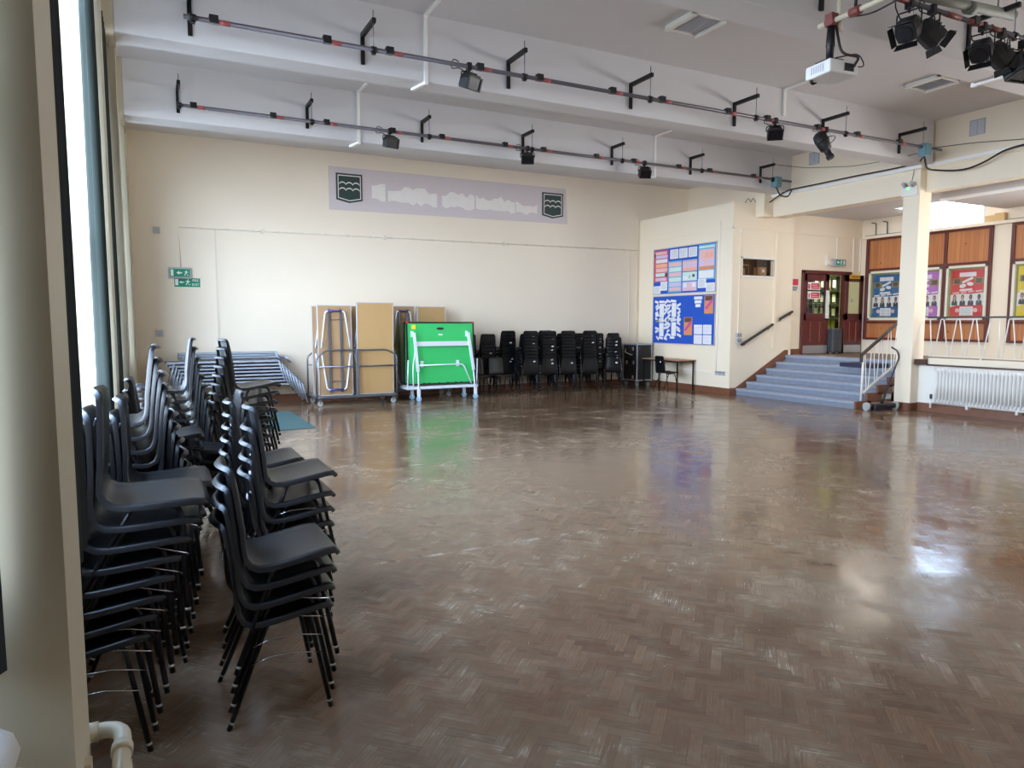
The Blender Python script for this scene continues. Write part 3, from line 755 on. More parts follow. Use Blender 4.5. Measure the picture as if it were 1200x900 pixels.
t = thing('school_desk', 'small wood-topped desk against the wall below the noticeboards', 'table', (11.28, 13.6, 0))
put('desk_top', MB().box(11.0, 11.56, 13.02, 14.36, .715, .74), 'wood_top', t, bevel=.004)
fr = MB()
for a, b_ in (((11.04, 13.06), (11.52, 13.06)), ((11.04, 14.32), (11.52, 14.32)), ((11.52, 13.06), (11.52, 14.32)), ((11.04, 13.06), (11.04, 14.32))): fr.sqtube((*a, .70), (*b_, .70), .028, .028)
put('frame', fr, 'black_metal', t)
for x in (11.04, 11.52):
    for y in (13.06, 14.32): put('leg', MB().sqtube((x, y, 0), (x, y, .715), .028, .028), 'black_metal', t)

# floor mat
mt = MB(); mt.box(1.55, 2.27, 11.12, 13.5, .001, .008); tag(put('floor_mat', mt, 'mat_teal', bevel=.003), 'flat teal mat lying on the parquet behind the stacked chairs', 'mat')

# wide floor sweeper left by the stair side
t = thing('floor_sweeper', 'dark push sweeper with bent handle leaning beside the stair railing', 'sweeper', (12.2, 8.6, 0))
hd = MB(); hd.tube([(11.80, 8.62, .085), (12.38, 8.50, .085)], .05, 0, 12).box(11.85, 12.33, 8.50, 8.62, .03, .12)
put('sweeper_head', hd, 'black_plastic', t, bevel=.01)
for x, y in ((11.77, 8.625), (12.41, 8.495)): put('wheel', MB().tube([(x - .02, y + .004, .08), (x + .02, y - .004, .08)], .08, 0, 18).tube([(x - .025, y + .005, .08), (x + .025, y - .005, .08)], .03, 0, 12), 'wheel_grey', t)
put('bristles', MB().box(11.86, 12.32, 8.51, 8.61, .002, .035), 'brush_navy', t)
hp = [(12.10, 8.56, .11), (12.26, 8.55, .46), (12.52, 8.54, .98), (12.46, 8.54, 1.10), (12.26, 8.52, 1.17)]
put('handle', MB().tube(fillet(hp, .06, 5), .014, 0, 10), 'brush_navy', t)
put('handle_sleeve', MB().tube([(12.11, 8.56, .13), (12.24, 8.55, .42)], .024, 0, 10), 'black_plastic', t)
# ------------------------------------------------------------------ lighting bars
BX = [.50, 2.27, 4.10, 5.96, 7.84, 9.73, 11.63]
def lighting_bar(label, y, z, x0, x1, face, xs, group='overhead lighting bars'):
    t = thing('lighting_bar', label, 'lighting bar', ((x0 + x1) / 2, y, z), group)
    put('pipe', MB().tube([(x0, y, z), (x1, y, z)], .024, 0, 10), 'bar_grey', t)
    for x in xs:
        b = MB(); zt = z + .29
        b.box(x - .022, x + .022, face - .03, face, z - .02, zt + .03)
        b.box(x - .022, x + .022, y - .04, face, zt - .02, zt + .03)
        br = put('bracket', b, 'black_metal', t, bevel=.003)
        put('hanger_rod', MB().tube([(x, y, z - .03), (x, y, zt + .12)], .006, 0, 6), 'steel_grey', br)
        put('pipe_clamp', MB().tube([(x - .03, y, z), (x + .03, y, z)], .035, 0, 10).box(x - .02, x + .02, y - .02, y + .02, z - .05, z - .02), 'black_metal', br)
    rr = random.Random(int(y * 10)); k = 0
    for a, b_ in zip(xs[:-1], xs[1:]):
        for q in (.14, .72):
            xx = a + (b_ - a) * (q + rr.uniform(-.03, .03))
            put('tape_band', MB().tube([(xx, y, z), (xx + .10, y, z)], .0255, 0, 10), 'red_tape', t)
            put('outlet_box', MB().box(xx - .09, xx - .005, y - .036, y + .036, z - .02, z + .055), 'black_plastic', t, bevel=.006)
    return t
lighting_bar('long grey lighting bar along the second ceiling beam, nearer of the two full ones', 7.69, 4.545, .42, 12.12, 8.13, BX)
lighting_bar('long grey lighting bar along the farthest ceiling beam before the back wall', 10.90, 4.578, .48, 12.16, 11.25, BX)
t = lighting_bar('rusty red lighting bar at upper right carrying the big black lanterns', 4.40, 4.575, 5.4, 12.1, 4.88, [5.75, 8.05, 9.9, 11.8])
for x in (6.15, 6.9, 7.25, 7.62): put('rust_sleeve', MB().tube([(x, 4.40, 4.575), (x + .22, 4.40, 4.575)], .027, 0, 10), 'rust_red', t)

def flood(label, x, y, z, yaw, pitch, s=1.0, kind='flood'):
    t = thing('stage_lantern', label, 'stage light', (x, y, z), 'lanterns on the lighting bars')
    Rm = Euler((0, 0, yaw)).to_matrix(); Pm = Rm @ Euler((pitch, 0, 0)).to_matrix()
    piv = Vector((x, y, z - (.26 if kind == 'fresnel' else .17) * s)); yh = .18 if kind == 'fresnel' else .09
    def W(v, m=Pm): return piv + m @ (Vector(v) * s)
    cl = MB().box(x - .025, x + .025, y - .035, y + .035, z - .045, z + .04); cl.tube([(x, y, z - .08), (x, y, z - .03)], .012, 0, 8)
    put('hook_clamp', cl, 'black_metal', t, bevel=.004)
    yk = [W(v, Rm) for v in ((-.135, 0, 0), (-.135, 0, yh), (.135, 0, yh), (.135, 0, 0))]
    if kind == 'profile': yk = [W(v, Rm) for v in ((-.105, 0, -.02), (-.105, 0, .09), (.105, 0, .09), (.105, 0, -.02))]
    put('yoke', MB().tube(fillet(yk, .04 * s, 4), .009 * s, 0, 8), 'black_metal', t)
    b = MB()
    if kind == 'flood':
        ring = [(-.12, -.10), (.12, -.10), (.12, .03), (.09, .09), (-.09, .09), (-.12, .03)]
        def sec(yy, k): return [W((a * k, yy, c * k - .01)) for a, c in ring]
        b.loft([sec(-.11, 1.0), sec(-.09, 1.03), sec(.03, 1.0), sec(.085, .72)], 0, False)
        h = put('housing', b, 'lantern_black', t, bevel=.006)
        pl = Pl(W((0, -.112, -.01)), Pm @ Vector((1, 0, 0)), Pm @ Vector((0, 0, 1)), Pm @ Vector((0, -1, 0)))
        put('front_glass', MB().rect(pl, -.095 * s, -.085 * s, .095 * s, .06 * s, 0, .004), 'lens_glass', h)
        fr = MB()
        for a in ((-.12, -.1, -.095, .065), (.095, -.1, .12, .065), (-.12, -.1, .12, -.085), (-.12, .055, .12, .07)): fr.rect(pl, a[0] * s, a[1] * s, a[2] * s, a[3] * s, -.004, .016)
        put('front_frame', fr, 'black_metal', h)
        fn = MB()
        for q in (-.06, -.02, .02, .06): fn.add([W(v) for v in ((q - .006, -.06, .082), (q + .006, -.06, .082), (q + .006, .05, .082), (q - .006, .05, .082), (q - .006, -.06, .10), (q + .006, -.06, .10), (q + .006, .05, .10), (q - .006, .05, .10))], [(4, 5, 6, 7), (0, 1, 5, 4), (1, 2, 6, 5), (2, 3, 7, 6), (3, 0, 4, 7)])
        put('cooling_fin', fn, 'black_metal', h)
    elif kind == 'fresnel':
        ring = [(math.cos(a) * .115 * (1.15 if abs(math.cos(a)) > .6 and abs(math.sin(a)) > .6 else 1), math.sin(a) * .115 * (1.15 if abs(math.cos(a)) > .6 and abs(math.sin(a)) > .6 else 1)) for a in [2 * PI * i / 16 for i in range(16)]]
        def sec(yy, k): return [W((a * k, yy, c * k - .02)) for a, c in ring]
        b.loft([sec(-.13, .95), sec(-.11, 1.05), sec(.05, 1.05), sec(.12, .9), sec(.17, .62)], 0, False)
        h = put('housing', b, 'lantern_black', t, bevel=.005)
        pl = Pl(W((0, -.128, -.02)), Pm @ Vector((1, 0, 0)), Pm @ Vector((0, 0, 1)), Pm @ Vector((0, -1, 0)))
        put('lens', MB().ell(pl, 0, 0, .085 * s, .085 * s, 0, .012, 0, 20), 'lens_glass', h)
        for (ax, az, bx, bz, sx, sz) in ((-.11, .11, .11, .11, 0, 1), (-.11, -.11, .11, -.11, 0, -1), (-.11, -.11, -.11, .11, -1, 0), (.11, -.11, .11, .11, 1, 0)):
            k = .035
            d = MB().add([W((ax, -.13, az - .02)), W((bx, -.13, bz - .02)), W((bx * 1.0 + sx * k + (0 if sx else .02), -.20, bz + sz * k - .02)), W((ax + sx * k - (0 if sx else .02), -.20, az + sz * k - .02))] , [(0, 1, 2, 3)])
            o = put('barn_door', d, 'black_metal', t); so_ = o.modifiers.new('thick', 'SOLIDIFY'); so_.thickness = .004
        fn = MB()
        for q in (-.05, 0, .05): fn.tube([W((-.09, q, .095)), W((.09, q, .095))], .010 * s, 0, 6)
        put('cooling_fin', fn, 'black_metal', h)
    else:
        def sec(yy, r): return [W((math.cos(2 * PI * i / 16) * r, yy, math.sin(2 * PI * i / 16) * r - .03)) for i in range(16)]
        b.loft([sec(-.24, .05), sec(-.20, .055), sec(-.20, .042), sec(-.10, .045), sec(-.09, .075), sec(.06, .095), sec(.14, .085), sec(.17, .05)], 0, True)
        h = put('housing', b, 'lantern_black', t)
        pl = Pl(W((0, -.24, -.03)), Pm @ Vector((1, 0, 0)), Pm @ Vector((0, 0, 1)), Pm @ Vector((0, -1, 0)))
        put('lens', MB().ell(pl, 0, 0, .042 * s, .042 * s, 0, .004, 0, 20), 'lens_glass', h)
        put('ring', MB().tube([W((math.cos(2 * PI * i / 18) * .12, .0, math.sin(2 * PI * i / 18) * .12 + .02)) for i in range(18)], .006, 0, 6, closed=True), 'black_metal', h)
    cb = [W((-.05, .06, .08)), W((-.12, .05, .14), Rm), Vector((x - .26 * s, y, z - .06)), Vector((x - .22 * s, y, z + .06)), Vector((x - .14 * s, y, z + .035))]
    put('power_cable', MB().tube(fillet(cb, .06, 4), .006, 0, 6), 'cable_black', t)
    put('safety_wire', MB().tube([W((.06, .03, .085)), (x + .05, y, z)], .0025, 0, 5), 'steel_grey', t)
    return t
flood('small square floodlight on the nearer long bar, left of the banner', 3.38, 7.69, 4.545, rad(20), rad(22), .88)
flood('small floodlight tilted right on the nearer long bar', 8.22, 7.69, 4.545, rad(-40), rad(30), .88)
flood('round-bodied spotlight pointing down near the nearer bar right end', 9.28, 7.69, 4.545, rad(15), rad(62), 1.1, 'profile')
flood('small floodlight on the farthest bar above the left shield', 3.45, 10.9, 4.578, rad(12), rad(15), .88)
flood('small floodlight on the farthest bar above the right shield', 5.87, 10.9, 4.578, rad(-25), rad(20), .88)
flood('small floodlight on the farthest bar right of the right shield', 8.34, 10.9, 4.578, rad(-20), rad(30), .88)
flood('big black barn-door lantern at left end of rusty bar', 6.36, 4.40, 4.56, rad(-78), rad(38), .8, 'fresnel')
flood('big black barn-door lantern second from left on rusty bar', 6.66, 4.38, 4.56, rad(70), rad(38), .8, 'fresnel')
flood('big black barn-door lantern third from left on rusty bar', 7.50, 4.40, 4.56, rad(-74), rad(38), .8, 'fresnel')
flood('big black barn-door lantern at image edge on rusty bar', 7.82, 4.40, 4.56, rad(72), rad(38), .8, 'fresnel')
flood('low black floodlight below the lanterns at right image edge', 8.02, 4.30, 4.45, rad(-10), rad(70), 1.1, 'flood')
du = MB().tube([(6.3, 4.55, 4.74), (8.28, 4.55, 4.87)], .05, 0, 14).tube([(7.48, 4.55, 4.8), (7.58, 4.55, 4.808)], .064, 0, 14)
for x in (6.6, 8.0): du.tube([(x, 4.55, 4.78 + (x - 7) * .06), (x, 4.55, ZC)], .008, 0, 6)
tag(put('ventilation_pipe', du, 'duct_grey'), 'fat grey pipe hanging behind the rusty lighting bar', 'pipe')

def socket_box(label, x, y, z):
    t = thing('junction_box', label, 'junction box', (x, y, z - .1), 'teal boxes on the lighting bars')
    put('box_body', MB().box(x - .085, x + .085, y - .07, y + .07, z - .11, z + .10), 'teal_box', t, bevel=.012)
    put('lid', MB().box(x - .07, x + .07, y - .078, y - .07, z - .09, z + .08), 'teal_box', t, bevel=.002)
    put('cable_gland', MB().tube([(x, y, z - .13), (x, y, z - .09)], .02, 0, 8), 'black_plastic', t)
    return t
socket_box('teal junction box on the right end of the nearer long bar', 11.68, 7.69, 4.50)
socket_box('teal junction box on the right end of the farthest bar', 11.74, 10.9, 4.53)

def conduit(label, pts):
    b = MB()
    for a, c in zip(pts[:-1], pts[1:]): b.sqtube(a, c, .04, .026)
    for p in pts[1:-1]: b.box(p[0] - .022, p[0] + .022, p[1] - .022, p[1] + .022, p[2] - .022, p[2] + .022)
    tag(put('cable_trunking', b, 'trunking_white'), label, 'cable trunking', 'white trunking on the ceiling beams')
def beam_conduit(label, x, f, b, back=.30, zb=4.45, short=False):
    pts = [(x, f - .48, ZC - .012), (x, f - .012, ZC - .012), (x, f - .012, (4.80 if short else zb - .012))]
    if not short: pts.append((x - .06, f + back, zb - .012))
    conduit(label, pts)
beam_conduit('white trunking down the nearer long beam on the left', 3.02, 8.13, 8.47)
beam_conduit('white trunking down the far beam above the left lantern', 3.06, 11.25, 11.65)
beam_conduit('white trunking down the nearer long beam below the projector', 8.86, 8.13, 8.47, short=True)
beam_conduit('white trunking down the far beam right of the third floodlight', 8.85, 11.25, 11.65, back=.1)
conduit('white trunking dropping behind the lanterns at upper right', [(8.84, 5.75, ZC - .012), (8.84, 5.255, ZC - .012), (8.84, 5.255, 4.44), (8.84, 4.9, 4.438)])

def ceiling_grille(label, x, y):
    t = thing('ceiling_vent', label, 'vent', (x, y, ZC - .03), 'ceiling vents')
    f = MB(); a = .26; z0, z1 = ZC - .035, ZC + .0
    for r in ((-a, a, -a, -a + .03), (-a, a, a - .03, a)): f.box(x + r[0], x + r[1], y + r[2], y + r[3], z0, z1)
    for r in ((-a, -a + .07, -a, a), (a - .03, a, -a, a)): f.box(x + r[0], x + r[1], y + r[2], y + r[3], z0 - .02, z1)
    put('frame', f, 'white_gloss', t, bevel=.004)
    put('backing', MB().box(x - a + .02, x + a - .02, y - a + .02, y + a - .02, ZC - .012, ZC - .002), 'vent_grey', t)
    for k in range(7):
        xx = x - a + .10 + k * .062
        put('louvre', MB().add([(xx, y - a + .03, ZC - .03), (xx + .03, y - a + .03, ZC - .012), (xx + .03, y + a - .03, ZC - .012), (xx, y + a - .03, ZC - .03), (xx, y - a + .03, ZC - .026), (xx + .03, y - a + .03, ZC - .008), (xx + .03, y + a - .03, ZC - .008), (xx, y + a - .03, ZC - .026)], [(0, 1, 2, 3), (4, 7, 6, 5), (0, 4, 5, 1), (1, 5, 6, 2), (2, 6, 7, 3), (3, 7, 4, 0)]), 'vent_grey', t)
ceiling_grille('square white ceiling vent left of the projector', 5.97, 6.87)
ceiling_grille('square white ceiling vent right of the projector', 10.58, 6.91)
def wall_vent(label, y, z, x):
    t = thing('wall_vent', label, 'vent', (x, y, z - .1), 'wall vents above the gallery')
    pl = Pl((x, y, z), (0, -1, 0), (0, 0, 1), (-1, 0, 0))
    put('frame', MB().rect(pl, -.13, -.13, .13, .13, 0, .012), 'socket_grey', t, bevel=.003)
    b = MB()
    for u in (-.06, .06):
        for k in range(8): b.rect(pl, u - .05, -.115 + k * .029, u + .05, -.102 + k * .029, .010, .016)
    put('slat', b, 'vent_grey', t)
wall_vent('small grey wall vent on the cream wall beside the spotlight', 10.66, 5.05, 12.56)
wall_vent('small grey wall vent high on the cream wall at upper right', 7.42, 4.93, 12.66)

# projector and its pole (in front of the nearest beam)
t = thing('projector', 'white ceiling projector hanging from a dark pole', 'projector', (5.66, 4.65, 3.86))
ang = rad(-6); Rz = Euler((0, 0, ang)).to_matrix(); cx, cy = 5.66, 4.65; KS = .88
def pw(a, b, z): v = Rz @ Vector((a, b, 0)); return Vector((cx + v.x * KS, cy + v.y * KS, 3.862 + (z - 4.165) * KS))
def pbox(mb, a0, a1, b0, b1, z0, z1, m=0):
    vs = [pw(a, b, z) for z in (z0, z1) for b in (b0, b1) for a in (a0, a1)]
    mb.add(vs, [(0, 2, 3, 1), (4, 5, 7, 6), (0, 1, 5, 4), (2, 6, 7, 3), (0, 4, 6, 2), (1, 3, 7, 5)], m); return mb
put('housing', pbox(MB(), -.19, .19, -.17, .17, 4.165, 4.30), 'projector_white', t, bevel=.016)
put('side_vent', pbox(MB(), -.194, -.188, -.09, .09, 4.195, 4.275), 'vent_grey', t)
vb = MB()
for k in range(6): pbox(vb, -.196, -.192, -.085 + k * .03, -.07 + k * .03, 4.20, 4.27)
put('grille', vb, 'socket_grey', t)
put('connector_panel', pbox(MB(), .0, .12, -.176, -.168, 4.195, 4.27), 'black_plastic', t)
put('lens', MB().tube([pw(-.05, .16, 4.20), pw(-.05, .21, 4.195)], .035, 0, 14), 'lens_glass', t)
put('mount_plate', pbox(MB(), -.13, .06, -.10, .10, 4.30, 4.335), 'black_metal', t, bevel=.004)
put('foot', MB().tube([pw(-.15, .12, 4.15), pw(-.15, .12, 4.17)], .016, 0, 10), 'black_plastic', t)
put('drop_pole', MB().tube([pw(-.03, 0, 4.33), pw(-.03, 0, 4.47), pw(-.03, 0, 4.48), pw(-.03, 0, 4.75)], [.034, .036, .040, .030], 0, 12), 'black_metal', t)
put('cable', MB().tube(fillet([pw(.0, -.03, 4.70), pw(.02, -.1, 4.38), pw(.17, -.2, 4.34), pw(.10, -.19, 4.24)], .08, 5), .012, 0, 8), 'cable_black', t)
put('cable', MB().tube(fillet([pw(.14, -.165, 4.25), pw(.30, -.15, 4.27), pw(.26, -.1, 4.42), pw(.0, -.04, 4.36)], .08, 5), .006, 0, 8), 'cable_black', t)
top = pw(-.03, 0, 4.75)
t = thing('support_pole', 'cream support pole clamped above the projector below the rusty bar', 'pole', (5.65, 4.4, 4.4))
put('pole', MB().tube([(5.63, 3.7, top.z - .02), (5.63, 4.78, top.z - .02)], .024, 0, 10), 'pipe_cream', t)
put('scaffold_clamp', MB().tube([(5.63, 4.60, top.z - .02), (5.63, 4.70, top.z - .02)], .042, 0, 10).box(5.59, 5.68, 4.61, 4.69, top.z - .06, top.z + .05), 'rust_red', t, bevel=.005)
put('scaffold_clamp', MB().tube([(5.63, 4.35, top.z - .02), (5.63, 4.45, top.z - .02)], .040, 0, 10), 'rust_red', t)
put('upright', MB().tube([(5.70, 4.62, top.z - .10), (5.70, 4.62, ZC)], .024, 0, 10), 'pipe_cream', t)
put('hanger', MB().tube([(5.63, 4.40, top.z), (5.63, 4.40, 4.575)], .014, 0, 8), 'black_metal', t)
put('cable', MB().tube(fillet([(5.66, 4.60, top.z), (5.70, 4.3, top.z - .07), (5.68, 4.0, top.z - .05), (5.66, 3.7, top.z - .06)], .1, 4), .008, 0, 6), 'cable_black', t)

# cables above the gallery
def cable(label, pts, r, m='cable_black', name='power_cable'):
    tag(put(name, MB().tube(fillet(pts, .12, 5), r, 0, 7), m), label, 'cable')
t = put('cable_trunking', MB().box(12.46, 12.528, 8.25, 11.9, 4.395, 4.45).box(12.60, 12.655, -3.0, 8.25, 4.425, 4.475), 'trunking_white'); tag(t, 'long pale trunking along the top edge of the gallery beam', 'cable trunking')
cable('black cable running along the gallery beam to the booth roof', [(12.42, 11.72, 4.28), (12.42, 11.44, 4.40), (12.42, 11.19, 4.475), (12.43, 10.6, 4.475), (12.43, 9.6, 4.48), (12.43, 8.9, 4.47), (12.42, 8.26, 4.475), (11.70, 7.72, 4.42)], .014)
cable('black cable looping from the teal box to the right edge', [(11.68, 7.69, 4.40), (12.0, 7.85, 4.26), (12.4, 8.0, 4.30), (12.53, 7.74, 4.25), (12.53, 7.48, 4.23), (12.53, 7.21, 4.29), (12.53, 6.92, 4.415), (12.52, 6.76, 4.44), (12.50, 6.3, 4.46), (12.5, 4.0, 4.47)], .016)
cable('short black cable loop below the far teal box', [(11.74, 10.9, 4.43), (11.9, 10.95, 4.28), (12.2, 11.0, 4.27), (12.42, 11.1, 4.47)], .015)
cable('thin wire sagging between the two lighting bar ends', [(11.63, 10.86, 4.87), (11.9, 10.3, 4.72), (12.1, 9.4, 4.60), (12.0, 8.4, 4.53), (11.75, 7.75, 4.5)], .006, 'wire_brown', 'wire')
cable('thin wire from the near lighting bar to the right edge', [(11.9, 7.69, 4.56), (12.35, 7.3, 4.61), (12.45, 6.5, 4.51), (12.5, 4.0, 4.3)], .007, 'wire_brown', 'wire')
cable('tangle of thin dark wires on the booth roof', [(11.95, 11.97, 4.275), (12.05, 11.97, 4.40), (12.12, 11.97, 4.285), (12.18, 11.97, 4.42), (12.3, 11.97, 4.28)], .008, 'wire_brown', 'wire')

# emergency lamp on the column
t = thing('emergency_light', 'white emergency light box high on the gallery column', 'light fixture', (12.5, 8.5, 3.92))
put('lamp_body', MB().box(12.47, 12.53, 8.34, 8.62, 3.93, 4.10), 'white_gloss', t, bevel=.008)
for y in (8.40, 8.56): put('lamp_head', MB().tube([(12.50, y, 4.10), (12.45, y, 4.15), (12.42, y, 4.15)], .035, 0, 10), 'socket_grey', t)
put('indicator', MB().box(12.465, 12.47, 8.47, 8.50, 4.05, 4.075), 'led_green', t)
put('conduit', MB().tube(fillet([(12.52, 8.48, 4.1), (12.515, 8.44, 4.25), (12.515, 8.42, 4.40)], .05, 3), .005, 0, 6), 'wire_brown', t)

# ------------------------------------------------------------------ back wall
PB = Pl((0, YB, 0), (1, 0, 0), (0, 0, 1), (0, -1, 0))
t = thing('wall_banner', 'wide pale lilac panel with faded white lettering high on back wall', 'banner', (6.43, YB, 4.0))
put('panel', MB().prism(PB, [(3.50, 4.0), (9.36, 4.05), (9.30, 4.90), (3.51, 4.90)], 0, .012), 'lilac_panel', t)
def blob(mb, x0, x1, z0, z1, seed):
    rr = random.Random(seed); n = int((x1 - x0) / .09); up = []; dn = []
    for i in range(n + 1):
        x = x0 + (x1 - x0) * i / n
        up.append((x, z1 + rr.choice((-.06, -.05, -.04, 0, .05)))); dn.append((x, z0 + rr.choice((0, 0, .02, -.05))))
    mb.prism(PB, dn + up[::-1], .012, .015)
lt = MB(); blob(lt, 4.42, 4.72, 4.30, 4.62, 1); blob(lt, 4.78, 5.92, 4.26, 4.55, 2); blob(lt, 6.04, 6.84, 4.25, 4.53, 3); blob(lt, 6.88, 7.9, 4.24, 4.52, 5); blob(lt, 7.92, 8.50, 4.24, 4.46, 6)
put('lettering', lt, 'letter_white', t)
def shield(label, x0, x1):
    w = x1 - x0; t = thing('shield_emblem', label, 'emblem', ((x0 + x1) / 2, YB, 4.16), 'shields on the lilac banner')
    pts = [(0, .10), (.5, 0), (1, .10), (1, 1), (0, 1)]; h = .61
    def sc_(k, dz=0): return [(x0 + w * (.5 + (a - .5) * k), 4.16 + h * (.5 + (b - .5) * k) + dz) for a, b in pts]
    put('shield_ground', MB().prism(PB, sc_(1), .012, .03), 'shield_green', t)
    a, b = sc_(.88), sc_(.82); ring = MB()
    for i in range(5):
        j = (i + 1) % 5; ring.prism(PB, [a[i], a[j], b[j], b[i]], .03, .033)
    put('border_line', ring, 'letter_white', t)
    for zz in (4.42, 4.54):
        up, dn = [], []
        for i in range(37):
            u = i / 36; v = zz + .045 * abs(math.sin(u * PI * 3)) ** .6
            up.append((x0 + w * (.11 + .78 * u), v + .012)); dn.append((x0 + w * (.11 + .78 * u), v - .012))
        m = MB()
        for i in range(36): m.prism(PB, [dn[i], dn[i + 1], up[i + 1], up[i]], .03, .034)
        put('wave_line', m, 'letter_white', t)
shield('dark green shield emblem with white wavy lines, left end of banner', 3.65, 4.21)
shield('dark green shield emblem with white wavy lines, right end of banner', 8.64, 9.22)

def running_man(mb, pl, u, v, s, d=1, c0=.0, c1=.003):
    def q(pts): mb.prism(pl, [(u + a * s * d, v + b * s) for a, b in (pts if d > 0 else pts[::-1])], c0, c1)
    mb.ell(pl, u - .08 * s * d, v + .92 * s, .1 * s, .1 * s, c0, c1, 0, 10)
    q([(-.12, .35), (.12, .4), (.06, .8), (-.16, .78)]); q([(-.12, .36), (-.02, .4), (-.22, .14), (-.46, .1), (-.46, .0), (-.16, .03)])
    q([(-.02, .38), (.12, .4), (.3, .2), (.22, -.05), (.12, -.02), (.18, .16)]); q([(-.16, .78), (-.1, .66), (-.4, .52), (-.44, .6)]); q([(.0, .78), (.04, .66), (.36, .6), (.36, .68)])
def arrow(mb, pl, u, v, w, h, d, c0=0, c1=.003):
    p = [(-.5, 0), (0, .5), (0, .18), (.5, .18), (.5, -.18), (0, -.18), (0, -.5)]
    mb.prism(pl, [(u + a * w * d, v + b * h) for a, b in (p[::-1] if d > 0 else p)], c0, c1)
def text(parent, s, loc, size, rot, m, name='lettering'):
    cu = bpy.data.curves.new(name, 'FONT'); cu.body = s; cu.size = size; cu.extrude = .0006; cu.align_x = 'CENTER'; cu.align_y = 'CENTER'
    cu.materials.append(M[m]); tmp = bpy.data.objects.new(name, cu); C.objects.link(tmp)
    bpy.context.view_layer.update(); me = bpy.data.meshes.new_from_object(tmp.evaluated_get(bpy.context.evaluated_depsgraph_get()))
    bpy.data.objects.remove(tmp); o = bpy.data.objects.new(name, me); C.objects.link(o)
    o.parent = parent; o.location = Vector(loc) - WL[parent]; o.rotation_euler = rot; WL[o] = WL[parent]; return o
t = thing('exit_sign', 'lit green exit box with left arrow, upper of two on back wall', 'sign', (.59, YB - .04, 2.47), 'exit signs by the far left corner')
pl = Pl((.39, YB - .08, 2.48), (1, 0, 0), (0, 0, 1), (0, -1, 0))
put('sign_box', MB().box(.39, .79, YB - .08, YB, 2.48, 2.69), 'socket_grey', t, bevel=.008)
put('sign_face', MB().rect(pl, .02, .03, .38, .18, 0, .003), 'sign_green', t)
m = MB(); m.rect(pl, .04, .045, .09, .165, .003, .005); arrow(m, pl, .19, .105, .10, .07, 1, .003, .005); running_man(m, pl, .31, .055, .10, -1, .003, .005); put('pictogram', m, 'sign_white', t)
t = thing('exit_sign', 'flat green fire exit sign below the lit box on back wall', 'sign', (.73, YB - .01, 2.32), 'exit signs by the far left corner')
pl = Pl((.49, YB - .006, 2.32), (1, 0, 0), (0, 0, 1), (0, -1, 0))
put('sign_plate', MB().rect(pl, 0, 0, .46, .17, -.004, .0), 'sign_green', t)
m = MB(); m.rect(pl, .015, .03, .07, .15, 0, .002); arrow(m, pl, .13, .09, .09, .05, 1, 0, .002); running_man(m, pl, .235, .04, .105, -1, 0, .002); put('pictogram', m, 'sign_white', t)
text(t, 'FIRE', (.49 + .375, YB - .009, 2.445), .062, (PI / 2, 0, 0), 'sign_white'); text(t, 'EXIT', (.49 + .375, YB - .009, 2.365), .062, (PI / 2, 0, 0), 'sign_white')
cb = MB().tube([(.615, YB - .012, 2.69), (.60, YB - .012, 3.46), (11.55, YB - .012, 3.50)], .011, 0, 6)
t = thing('cable_conduit', 'thin conduit running across the back wall above the exit signs', 'conduit', (6, YB, 2.7))
put('pipe', cb, 'conduit_cream', t)
m = MB()
for k in range(22): m.box(1.0 + k * .48, 1.03 + k * .48, YB - .028, YB, 3.44 + k * .0017, 3.485 + k * .0017)
put('clip', m, 'conduit_cream', t)
for xx in (2.15, 4.7, 7.6): put('joint_box', MB().tube([(xx, YB - .04, 3.46 + .0035 * xx), (xx, YB, 3.46 + .0035 * xx)], .045, 0, 14), 'conduit_cream', t)
t = thing('cable_conduit', 'vertical white conduit on the back wall behind nested tables', 'conduit', (1.25, YB, 0.2)); put('pipe', MB().box(1.24, 1.265, YB - .015, YB, .1, 3.45), 'conduit_cream', t)
for nm, x, z in (('small grey wall box high beside the far left corner', .22, 3.38), ('small grey wall box low beside the far left corner', .20, 1.43)):
    t = thing('wall_box', nm, 'wall box', (x, YB, z - .08), 'wall boxes in the far left corner')
    put('box_body', MB().box(x - .06, x + .06, YB - .05, YB, z - .06, z + .06), 'socket_grey', t, bevel=.006); put('cover_screw', MB().tube([(x, YB - .056, z), (x, YB - .05, z)], .01, 0, 8), 'chrome', t)
t = thing('cable_conduit', 'pair of white conduits down the back wall beside the booth', 'conduit', (11.3, YB, 0.2)); put('pipe', MB().box(11.26, 11.285, YB - .015, YB, .1, 3.5).box(11.50, 11.53, YB - .02, YB, .1, 4.3), 'conduit_cream', t)
